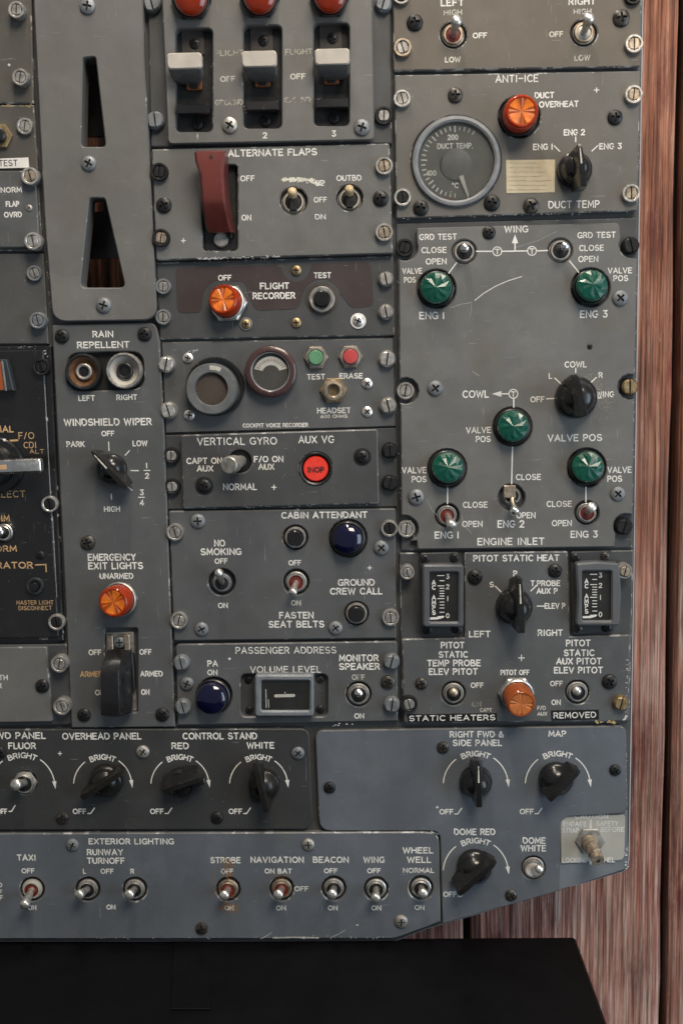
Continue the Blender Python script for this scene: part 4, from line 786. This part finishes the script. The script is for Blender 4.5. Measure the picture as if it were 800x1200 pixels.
# ================================================================ column 4
m = mod('wiper_heat_panel', 'grey module at the top right with LEFT and RIGHT toggles marked HIGH OFF LOW', 'control module', 606, 30)
m.plate('faceplate', [(460, -70), (753, -70), (750, 78, 3), (461, 83, 2)], 2, 11, 'grey_brown_reflect', 'edge_worn', holes=[circ(531, 41, 16), circ(683.5, 38.5, 16)]); m.top = 11
T(m, 'LEFT', 516, 543.5, 3, 8.5); T(m, 'HIGH', 519.5, 541, 14.5, 6.8, 'white_faint'); T(m, 'OFF', 553.5, 570.5, 41.5, 6.8); T(m, 'LOW', 521, 539.5, 69.8, 6.8, 'cream_worn')
T(m, 'RIGHT', 665.5, 697.5, 1.5, 8.5); T(m, 'HIGH', 671.5, 692.5, 13.5, 6.8, 'white_faint'); T(m, 'OFF', 643, 659.5, 40, 6.8, 'cream_worn'); T(m, 'LOW', 672.5, 691, 67.8, 6.8, 'white_faint')
toggle(m, 530.5, 41, (535.5, 21.5), 30, 'steel_warm', 'red_boot', 'steel', r=11.5, h=8, fat=1.25, well=15); toggle(m, 683.5, 38.5, (691, 18.5), 30, 'steel_warm', 'steel_dull', 'steel', r=11.5, h=8, fat=1.25, well=15)
screw(m, 486, 25, 'black', 9.8); screw(m, 728.5, 19.5, 'black', 9.8)
dzus(m, 471.5, 55, 'warm', 10.5, .8, 'dull'); dzus(m, 743, 50.5, 'steel', 10.5, .8, 'warm'); dzus(m, 470, -6, 'dull', 10, .8, 'black'); dzus(m, 742, -6, 'black', 10, .8, 'black')
chips(m, 462, 82, 750, 78, 26, size=.9)

m = mod('anti_ice_panel', 'grey ANTI-ICE module with a round DUCT TEMP gauge and an orange DUCT OVERHEAT lamp', 'control module', 606, 168)
m.plate('faceplate', [(462, 88), (750, 83, 2), (746.5, 247, 3), (464, 256, 2)], 2, 11, 'grey_warm_reflect', 'edge_worn', holes=[circ(608, 137, 25), roundpoly([(x, y, 0) for x, y in circ(534, 189, 54, 40)][:7] + [(588, 250, 8)] + [(x, y, 0) for x, y in circ(534, 189, 54, 40)][12:]) if False else circ(534, 188.5, 53, 48)]); m.top = 11
m.plate('recess_floor', [(474, 126), (640, 104), (640, 246), (474, 248)], 0.5, 2, 'well', 'well')
T(m, 'ANTI-ICE', 580, 630.5, 92, 9, sw=.14); T(m, 'DUCT', 626, 649, 111.5, 7.5); T(m, 'OVERHEAT', 631, 677.5, 122, 7.5); T(m, 'ENG 2', 660, 685, 155, 7.5); T(m, 'ENG 1', 624, 647, 172, 7.5); T(m, 'ENG 3', 701.5, 728, 171.3, 7.5); T(m, 'DUCT TEMP', 642, 702, 239.5, 9, sw=.14)
LN(m, [[(649, 171), (655.5, 177.5)], [(693, 177), (700, 170.5)], [(674, 160.5), (674, 166)]], 1.3); plus(m, 698.5, 105.5, 2.6)
light(m, (611, 130), (606.5, 138), 19.5, 'amber_core', 'amber_lens', 'flat', 34, 24, 'bezel_black', drk='amber_dark', well=5)
for x, y in ((533.5, 110.5), (721, 136.5), (493, 243), (576.5, 237), (622.5, 240.5)): screw(m, x, y, 'black', 9.3)
dzus(m, 471, 115, 'steel', 10, .8, 'dull'); dzus(m, 471.5, 231, 'steel', 10, .8, 'black'); dzus(m, 742.5, 110, 'steel', 10.5, .8, 'warm'); dzus(m, 739.5, 226, 'steel', 10.5, .8, 'warm')
m.plate('sticker', [(592.5, 187.5), (650, 187), (649.5, 225.5), (593, 226.5)], 11, 11.5, 'paper', 'paper', bev=.2)
rs = random.Random(3)
LN(m, [[(595.5 + k * 2.6, 191 + r * 5.2 + rs.uniform(-.5, .5)) for k in range(rs.randint(14, 20))] for r in range(7)], .45, 'steel_warm', h=11.5, name='faded_writing')
knob(m, (674, 198), 20.5, (679, 168), (684, 218), 44, wide=1.0)
mb = MB().lathe([(51.5, 0), (51.5, 12), (50, 14.5), (47, 15), (44.5, 13.5), (44, 8)], 'rim_grey', 64)
o = m.put('duct_temperature_gauge', mb.mesh('duct_temperature_gauge'), 534.5, 188.5, 2, 17)
m.put('dial', MB().lathe([(45, 8), (0, 8)], 'dial_dusty', 48).mesh('dial'), parent=o)
m.put('dial_hub', MB().lathe([(18, 8.1), (18, 9.6), (17, 10), (0, 10)], 'dial_hub', 36, 0, -3).mesh('dial_hub'), parent=o)
q = MB()
for i, a in enumerate([58 + 8.4 * k for k in range(26)]):
    t = math.radians(a); big = i % 5 == 4; r0, r1 = (33.5 if big else 35.5), 40.5; c_, s_ = math.cos(t), math.sin(t); w_ = .75 if not big else .8
    q.add([(r0 * c_ + w_ * s_, r0 * s_ - w_ * c_, 8.3), (r1 * c_ + w_ * s_, r1 * s_ - w_ * c_, 8.3), (r1 * c_ - w_ * s_, r1 * s_ + w_ * c_, 8.3), (r0 * c_ - w_ * s_, r0 * s_ + w_ * c_, 8.3)], [(0, 1, 2, 3)], 'white_faint' if (i < 4 or i > 22) else 'sticker')
m.put('tick_marks', q.mesh('tick_marks'), parent=o)
q = MB().add([(3, -17, 12), (8, -15.5, 12), (14.5, -38, 12), (13.6, -44, 12), (12, -38, 12)], [(0, 4, 3, 2, 1)], 'meter_cream'); m.put('needle', q.mesh('needle'), parent=o)
gh = 2 + 8.1
T(m, '200', 524, 536.5, 161, 6.8, h=gh); T(m, 'DUCT TEMP.', 512, 553.5, 171.2, 6.8, h=gh, sw=.18); T(m, '100', 500.5, 511, 203, 6.5, h=gh); T(m, 'oC', 529, 537, 217.5, 6.5, h=gh); chips(m, 515, 233, 545, 236, 16, h=gh, mat='copper_contact', size=1.6)
q = MB().lathe([(44.3, 12.6), (0, 12.6)], 'glass', 40); m.put('cover_glass', q.mesh('cover_glass'), parent=o)
chips(m, 466, 256, 746, 248, 30, size=1.0); chips(m, 749, 90, 747, 246, 18, size=.9)

m = mod('wing_and_engine_inlet_panel', 'large grey WING and ENGINE INLET anti-ice module with five green lamps', 'control module', 605, 450)
m.plate('faceplate', [(464, 262), (746.5, 255), (740.5, 642), (470, 645)], 1, 5, 'grey_dark', 'edge'); m.top = 5
for x, y, hd, kd in ((474, 290, 'black', 'black'), (475, 458, 'dull', 'dull'), (476, 620, 'dull', 'dull'), (738.5, 287.5, 'black', 'black'), (737, 453.5, 'brass', 'black'), (730.5, 617, 'black', 'black')): dzus(m, x, y, kd, 10.3, .8, hd, flush=x > 600)
out = [(488, 267, 3), (725, 261, 5), (727, 278, 2)] + [(x, y) for x, y in notch(740, 287.5, 15, 205, 110)] + [(746.5, 303)] + [(743.5, 436)] + [(x, y) for x, y in notch(738, 453.5, 15, -70, -290)] + [(743, 471), (741, 600)] + [(x, y) for x, y in notch(733, 617, 15, -60, -215)] + [(720, 632), (720, 641, 3), (489, 644, 3), (488, 634)] + [(x, y) for x, y in notch(475, 620, 15, 65, -55)] + [(478, 604, 3), (470, 604, 2), (469, 476)] + [(x, y) for x, y in notch(475, 458, 15.5, 115, -115)] + [(468, 440), (467, 306)] + [(x, y) for x, y in notch(474, 290, 15.5, 115, -25)]
m.plate('light_plate', out, 5, 13, 'grey', 'edge', holes=[circ(543.5, 295, 14.5), circ(656, 293.5, 14.5), circ(511, 338.5, 23), circ(691.5, 337, 23), circ(600, 500, 23), circ(523.5, 549, 23), circ(687, 548, 23), circ(523.5, 604, 14.5), circ(599, 583, 16), circ(687, 601, 14.5)]); m.top = 13
TX = (('GRD TEST', 491, 535, 277.5, 7.3), ('CLOSE', 493.5, 523, 293, 7.3), ('OPEN', 498.5, 523, 306.3, 7.3), ('VALVE', 471, 494.5, 317.5, 7), ('POS', 473, 487, 328, 7), ('WING', 590.5, 618.5, 268.5, 8.3), ('GRD TEST', 676, 721, 275.3, 7.3), ('CLOSE', 678, 707, 290.5, 7.3), ('OPEN', 677, 700.5, 303.5, 7.3), ('VALVE', 711.5, 740, 317, 7), ('POS', 718, 735.5, 326, 7),
 ('ENG 1', 491, 520, 369.7, 9), ('ENG 3', 679, 711.5, 368, 9), ('COWL', 661, 687, 427, 7.5), ('L', 641, 648, 440.5, 7), ('R', 700, 706.5, 439.5, 7), ('OFF', 621, 637.5, 468, 7), ('WING', 698, 719, 462, 7), ('VALVE POS', 641, 705, 513, 8.5), ('COWL', 541.5, 572.5, 461.8, 9), ('VALVE', 545.5, 575, 504, 7.5), ('POS', 557, 574.5, 514.5, 7.5), ('CLOSE', 604, 633.5, 559, 7.3), ('OPEN', 604.5, 627, 603.8, 7.3), ('ENG 2', 582.5, 614, 614, 9),
 ('VALVE', 470.5, 499.5, 551, 7.5), ('POS', 482, 499.5, 561.5, 7.5), ('CLOSE', 542, 571, 591.5, 7.3), ('OPEN', 541, 565, 614, 7.3), ('ENG 1', 509, 537, 627, 8.5), ('VALVE', 711, 739.5, 550.5, 7.5), ('POS', 711, 728.5, 561, 7.5), ('CLOSE', 640, 669.5, 590.5, 7.3), ('OPEN', 646, 669.5, 613, 7.3), ('ENG 3', 668, 700, 626, 8.5), ('ENGINE INLET', 559, 637.5, 634.5, 8.8))
for t in TX: T(m, *t, 'white', sw=.165)
LN(m, [[(558, 294.5), (576.5, 294.5)], [(588, 294.5), (617.5, 294)], [(628.5, 294), (641, 293.5)], [(603, 294), (603, 283)], [(534.5, 308), (525.5, 320)], [(667, 306), (677.5, 319)], [(586, 461.5), (595.5, 461.5)], [(601.5, 467), (601.5, 477)], [(600, 524), (599, 567)], [(524, 572), (524, 590)], [(686, 571), (686, 588)]], 1.5)
tee(m, 582.3, 294.5); tee(m, 622.8, 294); tee(m, 601, 461.5)
POLY(m, [(599.3, 285), (603, 274.5), (606.7, 285)], 'white'); POLY(m, [(587, 458.2), (576, 461.6), (587, 465)], 'white')
LN(m, [[(649.5, 443), (656, 449)], [(698, 442.5), (691, 449)], [(640, 467.3), (648.5, 467)], [(695.5, 466.5), (704, 466)], [(674, 431.5), (674, 436.5)]], 1.4)
disc(m, 'dust_ring', 676, 466, 25, 31, 'cream_ghost', dz=.1) if 'cream_ghost' in MATS else None
knob(m, (676, 466), 24.5, (674, 439), (684.5, 487), 46, line=False)
for cap, nut in (((510.5, 336.5), (511.5, 339)), ((694.5, 333), (690.5, 338)), ((601, 499.5), (600, 500)), ((524.5, 547.5), (523.5, 549)), ((689, 546.5), (686.5, 548.5))):
    light(m, cap, nut, 18, 'green_core', 'green_lens', 'jewel', 24, 22, 'bezel_black', hexa=nut[1] < 400 or nut[0] > 650, drk='green_dark', well=5)
toggle(m, 543.5, 295, (544.5, 289.5), 26, 'steel_dull', 'bezel_black', 'chrome', r=12, h=9, well=14); toggle(m, 656, 293.5, (662.5, 287.5), 26, 'steel_dull', 'bezel_black', 'chrome', r=12, h=9, well=14)
toggle(m, 523.5, 604, (529.5, 617), 27, 'steel_dull', 'red_boot', 'steel', r=10.5, h=9, fat=1.2, well=14); toggle(m, 687, 601, (693.5, 593.5), 27, 'steel_dull', 'red_boot', 'steel', r=10.5, h=9, fat=1.2, well=14)
o = toggle(m, 599, 581, (603.5, 602), 28, 'steel_dull', 'well', 'chrome', r=10, h=7, fat=1.1, well=15); q = MB().rbox(-10, -2, 4, 13, 3, 10, 'steel_warm', 1, 1); m.put('lever_yoke', q.mesh('lever_yoke'), parent=o)
screw(m, 573, 272, 'black', 7.8); screw(m, 727, 349, 'grey', 9.3); screw(m, 510, 455, 'grey', 8.8); screw(m, 487.5, 583, 'grey', 9.3); screw(m, 724, 579, 'grey', 8.8); screw(m, 691, 406, 'black', 3.2)
scratch(m, [(556, 352), (566, 344), (580, 335.5), (595, 329), (611, 324)], .9, 'sticker'); scratch(m, [(527, 361), (540, 356.5), (552, 354.5)], .5); scratch(m, [(604, 290), (630, 282), (652, 271)], .4); scratch(m, [(540, 604), (544, 616), (552, 625)], .45); scratch(m, [(500, 585), (506, 598), (512, 604)], .35); scratch(m, [(553, 435), (562, 441)], .5)
chips(m, 745.5, 320, 741, 600, 26, size=1.1); chips(m, 468, 310, 470, 600, 16, size=.8); chips(m, 585, 375, 640, 420, 22, size=.5, spread=12); chips(m, 692, 438, 712, 480, 170, size=.6, spread=6, mat='paper'); chips(m, 560, 430, 700, 600, 20, size=.5, spread=20)
chips(m, 478, 603, 489, 642, 8, size=1)

m = mod('pitot_static_heat_panel', 'grey PITOT STATIC HEAT module with two vertical AC AMPS gauges and a brown lamp', 'control module', 605, 745)
m.plate('faceplate', [(468, 648), (741.5, 645), (737, 846, 5), (471, 848)], 1, 5, 'grey_dark', 'edge_worn'); m.top = 5
m.plate('light_plate', [(544, 647.5, 2), (664.5, 646, 2), (667, 746), (738, 744, 2), (735.5, 845, 4), (473, 847, 3), (471, 749, 2), (544, 747.5)], 5, 11, 'grey_mid', 'edge_worn', holes=[circ(531, 812.5, 14.5), circ(676, 811, 14.5)]); m.top = 11
for gx, dx, bow in ((492, 0, 0), (666.5, 6, 2)):
    X = gx; R_ = 50 if not dx else 52; Y = 0 if not dx else -1.5
    m.plate('gauge_flange', [(X + dx * .3, 648 + Y, 3), (X + R_ - 5, 647 + Y, 3), (X + R_, 742 + Y, 3), (X + 2 + dx * .3, 746 + Y, 3)], 5, 12, 'charcoal', 'edge_dark')
    bezel(m, 'gauge_bezel', X + 3 + dx * .8, 662 + Y, X + R_ + 1 + dx, 735 + Y, X + 11 + dx * .7, 671 + Y, X + 44.5 + dx * .8, 729 + Y, 12, 27, 'meter_bezel', 5, bow)
    for a, b in ((6, 655.5), (40.5, 654), (9, 739), (43, 738)): screw(m, X + a + dx * .3, b + Y, 'black', 5.5, h=12)
    hz = 22; x_ = X + dx * .7 + .5
    for i, ch in enumerate('AC AMPS'):
        if ch != ' ': T(m, ch, x_ + 12.5, x_ + 18.5, 682.5 + Y + i * 5.9, 5.6, h=hz, sw=.2)
    for t, y in (('3', 675.5), ('2', 687.5), ('1', 701.5), ('0', 721.5)): T(m, t, x_ + 29, x_ + 34.5, y + Y, 6, 'cream_worn', h=hz, sw=.16)
    ys = [674.5, 680.5, 686.5, 689.5, 692.5, 695.5, 698.5, 701.5, 705.5, 709, 712.5, 717.5, 722.5]
    LN(m, [[(x_ + (20 if y in (674.5, 686.5, 701.5, 722.5) else 22.5), y + Y), (x_ + 27.5, y + Y)] for y in ys], .9, 'white', h=hz, name='tick_marks'); LN(m, [[(x_ + 12, 724.8 + Y), (x_ + 20, 724.5 + Y), (x_ + 26, 722.8 + Y)]], 2.6, 'sticker', h=hz + .3, name='meter_pointer')
dzus(m, 477, 671, 'dull', 8.5, 1.5, 'dull'); dzus(m, 731.5, 669.5, 'dull', 9, 1.5, 'warm', flush=True); dzus(m, 479, 825.5, 'black', 10, .8, 'dull', h=9); dzus(m, 727, 824, 'brass', 9, .8, 'brass', flush=True, h=9)
screw(m, 556.5, 677, 'black', 8.5); screw(m, 650.5, 669.5, 'black', 8.5); screw(m, 493.5, 802, 'black', 7.5); screw(m, 714.5, 800, 'black', 9)
for t in (('PITOT STATIC HEAT', 554, 655, 654, 8), ('S', 573, 578.5, 685, 7), ('P', 600.5, 606, 672, 7), ('T.PROBE', 621, 656, 683.5, 7), ('AUX P', 628, 653, 692.5, 7), ('ELEV P', 637.5, 662, 710, 7), ('LEFT', 549, 574.5, 743, 7.8), ('RIGHT', 629.5, 659, 741.5, 7.8),
          ('PITOT', 516, 544, 756, 8), ('STATIC', 513.5, 548, 767, 8), ('TEMP PROBE', 500, 563, 777, 8), ('ELEV PITOT', 502, 559.5, 787, 8), ('PITOT', 662.5, 691.5, 753.5, 8), ('STATIC', 660, 696, 765, 8), ('AUX PITOT', 651, 704.5, 774.8, 8), ('ELEV PITOT', 648.5, 706, 785.3, 8), ('PITOT OFF', 586, 620, 788, 6.5), ('OFF', 551, 566.5, 803, 6.5), ('OFF', 644, 659, 801, 6.5), ('ON', 645.5, 656.5, 823, 6.5)): T(m, *t)
T(m, 'ON', 552.5, 563.5, 825, 6.5, 'white_ghost'); T(m, 'CAPT', 562, 576, 832, 4.6, 'cream_worn'); T(m, 'F/O', 629, 639, 829.5, 5, 'cream_worn'); T(m, 'AUX', 629, 640.5, 836.5, 4.6, 'cream_worn'); plus(m, 610.5, 771, 3.4)
LN(m, [[(580, 687), (586.5, 693.5)], [(628.5, 686), (621.5, 692.5)], [(629, 710.3), (637, 710.3)]], 1.4)
knob(m, (603, 712), 21.5, (608.5, 678), (611, 742), 46, line=True)
toggle(m, 531, 812.5, (531.5, 811), 22, 'steel_dull', 'bezel_black', 'steel_warm', r=11, h=8, fat=1.6, well=14); toggle(m, 676, 811, (675.5, 809.5), 22, 'steel_dull', 'bezel_black', 'steel', r=11, h=8, fat=1.6, well=14)
light(m, (610.5, 825.5), (604.5, 812), 17, 'brown_core', 'brown_lens', 'flat', 34, 21, 'steel', drk='brown_core')
m.plate('embossed_tape', [(477, 837), (582, 835.5), (582, 845.5), (478, 847)], 11, 11.6, 'tape_black', 'tape_black', bev=.2); m.plate('embossed_tape', [(645, 832.5), (701, 831.5), (701.5, 843), (646, 844.5)], 11, 11.6, 'tape_black', 'tape_black', bev=.2)
T(m, 'STATIC HEATERS', 479, 580, 841.3, 6.8, h=11.6, slope=-.012, sw=.17); T(m, 'REMOVED', 648, 698, 838, 7.2, h=11.6, slope=-.02, sw=.17)
chips(m, 696, 846, 722, 847, 14, mat='glue', size=2.2, spread=1); chips(m, 735, 770, 733, 840, 16, size=1.5); chips(m, 728, 845, 735, 838, 10, size=1.6, mat='sticker')

# ================================================================ bottom: lighting panels
m = mod('panel_lights_panel', 'dark grey lighting module with OVERHEAD PANEL and CONTROL STAND dimmer knobs', 'control module', 150, 912)
m.plate('faceplate', [(-80, 855), (354, 854, 0), (362, 856, 8), (366, 965, 9), (357, 972, 0), (-80, 973)], 1, 9, 'charcoal', 'edge_dark', holes=[circ(30, 917, 14)]); m.top = 9
for t in (('FWD PANEL', -11, 54, 862, 8.2), ('FLUOR', 10, 42.5, 874, 8), ('OVERHEAD PANEL', 73, 166, 862.7, 8.2), ('CONTROL STAND', 214, 301.5, 862.5, 8.2), ('RED', 201, 221.5, 874, 8), ('WHITE', 289, 321.5, 873.5, 8)): T(m, *t)
dial_print(m, 26.5, 922, 38, None); T(m, 'OFF', -3, 9, 950.8, 6.5); LN(m, [[(11, 950.8), (14, 950.8), (18, 944)]], 1.3)
for cx, ox in ((120.5, 85.5), (211, 176), (303, 268)): dial_print(m, cx, 920, 34, (ox, ox + 16, 950.8))
toggle(m, 29, 917.5, (17, 920), 27, 'steel', 'bezel_black', 'steel', r=12, h=7, fat=1.3, hx=True)
knob(m, (123, 917), 19.5, (145, 904), (96, 936), 27, 'black_worn', wide=.8, line=False); knob(m, (212, 919), 18, (238, 912), (191, 928), 25, 'black_plastic', wide=1.9, line=False); knob(m, (309, 921), 18, (298, 894), (312, 952), 30, 'black_worn', wide=.8, line=False)
for x, y, k_ in ((167, 882, 'dull'), (72.5, 960, 'black'), (254, 959.5, 'black'), (349, 883.5, 'grey'), (-1, 883, 'black')): screw(m, x, y, k_, 7.5)
plus(m, 70.5, 883, 2)
m = mod('dome_and_map_lights_panel', 'blue-grey module at the lower right with RIGHT FWD, MAP and DOME RED dimmer knobs', 'control module', 600, 960)
m.plate('faceplate', [(369, 856, 10), (733, 850.5, 10), (735.5, 953, 10), (668, 957, 0), (657, 958, 10), (655.5, 1044), (600, 1060), (518, 1083), (515, 974, 10), (374, 974, 14)], 1, 8, 'grey_blue', 'edge', holes=[circ(624.5, 1017, 14)]); m.top = 8
m.plate('corner_plate', [(650, 952), (735, 950), (735.5, 1018, 6), (690, 1033), (650, 1045)], .3, 2, 'grey_cool', 'edge_worn')
m.plate('placard', [(656.5, 957, 8), (732, 955, 5), (731, 1008, 7), (657, 1012, 0)], 2, 4.5, 'placard', 'placard', bev=.4, label='pale translucent caution placard')
m.top = 4.5
T(m, 'CAUTION', 673, 712, 956.8, 5.5, 'placard_ink'); T(m, 'ENGAGE', 659, 687, 965.5, 6, 'placard_ink'); T(m, 'SAFETY', 698, 724, 965, 6, 'placard_ink'); T(m, 'STRAP', 658, 678, 973, 6, 'placard_ink'); T(m, 'BEFORE', 703, 731, 972, 6, 'placard_ink'); T(m, 'LOCKING', 658, 688, 1008, 6, 'placard_ink'); T(m, 'PANEL', 697, 720, 1007.5, 6, 'placard_ink')
LN(m, [[(691.5, 961), (691.5, 971)], [(691.5, 1005), (691.5, 1012)]], 2.6, 'placard_ink')
hx_ = hexnut(17.5, 0, 2.5, 'steel_dull'); o = m.put('locking_stud', hx_.mesh('locking_stud'), 691, 986, 4.5, 6)
a = Vector((-1, 0, 1)); b = Vector((3, -9.5, 32)); q = MB().tube([a, a.lerp(b, .3), a.lerp(b, .32), a.lerp(b, .5), a.lerp(b, .52), a.lerp(b, .66), a.lerp(b, .68), a.lerp(b, .8), a.lerp(b, .82), b], [9.5, 9.5, 7.5, 7.5, 8, 8, 6.4, 6.4, 7.6, 7.4], 'steel_warm', 20); m.put('stud_pin', q.mesh('stud_pin'), parent=o)
q = MB().lathe([(2.6, 0), (0, 0)], 'well', 10); q = m.put('stud_hole', q.mesh('stud_hole'), parent=o); q.location = b + Vector((.1, -.1, .3))
m.top = 8
for t in (('RIGHT FWD &', 526.5, 590, 860.5, 7.8), ('SIDE PANEL', 530, 588, 870.5, 7.8), ('MAP', 642, 663, 859.8, 7.5), ('DOME RED', 531.5, 580, 974.8, 7.8), ('DOME', 612, 639, 985, 7.8), ('WHITE', 609.5, 639.5, 994, 7.8)): T(m, *t)
dial_print(m, 557, 920, 38, (514.5, 531, 951.3)); dial_print(m, 653, 920, 38, (608.5, 625, 951)); dial_print(m, 557, 1022, 38, (519, 535, 1048))
knob(m, (558, 918), 19, (560, 892), (561, 946), 38); knob(m, (652, 915), 20, (679, 903), (643, 938), 30, wide=1.5, line=False); knob(m, (556, 1018), 20.5, (581, 1010), (537, 1048), 32, wide=1.4, line=False)
toggle(m, 624.5, 1017, (633, 1019), 24, 'steel_dull', 'meter_cream', 'steel', r=11.5, h=6, fat=1.0, well=13)
for x, y in ((519, 877), (386, 924), (721, 903.5), (599, 1050.5)): screw(m, x, y, 'black', 7)
plus(m, 512, 946, 1.2); chips(m, 732, 866, 734, 945, 12, size=1.0); chips(m, 733, 995, 733, 1018, 8, h=4.5, mat='sticker', size=1.6)
m = mod('exterior_lighting_panel', 'grey EXTERIOR LIGHTING module along the bottom with a row of eight toggles', 'control module', 240, 1040)
SW = ((38, 1042, (28, 1063), 'red_boot'), (103, 1042, (91.5, 1050), 'bezel_black'), (158, 1042, (150.5, 1050), 'bezel_black'), (267.5, 1042, (262, 1051), 'red_boot'), (330, 1041.5, (325.5, 1050), 'red_boot'), (391, 1041, (389, 1049.5), 'bezel_black'), (440.5, 1041.5, (440, 1055), 'bezel_black'), (493, 1040.5, (496, 1048.5), 'bezel_black'))
m.plate('faceplate', [(-80, 977), (505, 975, 12), (514, 978, 10), (516, 1080), (500, 1086.5), (462, 1100, 4), (-80, 1100.5)], 1, 9, 'grey_blue', 'edge_worn', holes=[circ(x, y, 14.5) for x, y, _, _ in SW]); m.top = 9
for i, (x, y, tp, inn) in enumerate(SW): toggle(m, x, y, tp, (34 if i == 0 else 26), ('steel_dull', 'steel_dull', 'steel_dull', 'steel_warm', 'steel_warm', 'steel_dull', 'steel', 'steel')[i] if i else 'placard', inn, 'steel', r=10.5, h=7, fat=1.15, well=14)
for t in (('EXTERIOR LIGHTING', 104, 204, 986, 7.3), ('RUNWAY', 102, 144.5, 998.7, 7.5), ('TURNOFF', 102, 146.5, 1008.7, 7.5), ('L', 97, 101.5, 1021, 6), ('OFF', 118, 133.5, 1021, 6), ('R', 152.5, 158, 1021, 6), ('TAXI', 20, 42.5, 1005, 7.5), ('OFF', 25.5, 41, 1020.5, 6), ('ON', 33, 43, 1063.5, 6), ('ON', 125, 135.5, 1063, 6), ('STROBE', 246.5, 282, 1008, 7.5), ('OFF', 259, 273.5, 1021, 6), ('ON', 263, 274, 1064, 6),
          ('NAVIGATION', 293.5, 356, 1007.5, 7.5), ('ON BAT', 310, 342, 1020.8, 6), ('OFF', 345, 361.5, 1041.5, 6), ('ON', 323.5, 335, 1064, 6), ('BEACON', 366.5, 408.5, 1007.5, 7.5), ('OFF', 379.5, 395.5, 1020.5, 6), ('ON', 384, 395.5, 1064, 6), ('WING', 425.5, 450.5, 1007.5, 7.5), ('OFF', 430, 446, 1020.5, 6), ('ON', 435, 446.5, 1064, 6), ('WHEEL', 471.5, 507.5, 996.5, 7.5), ('WELL', 476.5, 505, 1007.5, 7.5), ('NORMAL', 472, 508.5, 1020, 6), ('ON', 485.5, 497, 1063.5, 6), ('INBD', -18, 3, 1037, 6), ('OFF', -11, 3, 1045.5, 6), ('OFF', -11, 4, 1052, 6)): T(m, *t)
for x, y, k_ in ((84.5, 991.5, 'grey'), (361, 991, 'dull'), (236, 1089.5, 'black'), (470, 1081.5, 'dull')): screw(m, x, y, k_, 7.5)
chips(m, 266, 1006, 268, 1026, 130, mat='rust', size=1.3, spread=3.5); chips(m, 258, 1062, 278, 1064, 120, mat='rust', size=1.2, spread=3.2); chips(m, 250, 1015, 252, 1050, 50, mat='rust', size=.8, spread=2); chips(m, 312, 1028, 340, 1026, 50, mat='rust', size=.8, spread=2.5)
scratch(m, [(306, 1100), (312, 1097), (318, 1093)], .9); scratch(m, [(320, 1099), (345, 1098.4), (373, 1099)], 1.6); scratch(m, [(388, 1098), (396, 1095), (404, 1090)], .8); chips(m, 0, 1100, 250, 1099.5, 10, size=1.2); chips(m, 418, 1083, 420, 1084, 3, mat='sticker'); chips(m, 300, 1099, 460, 1099, 24, size=1.2)
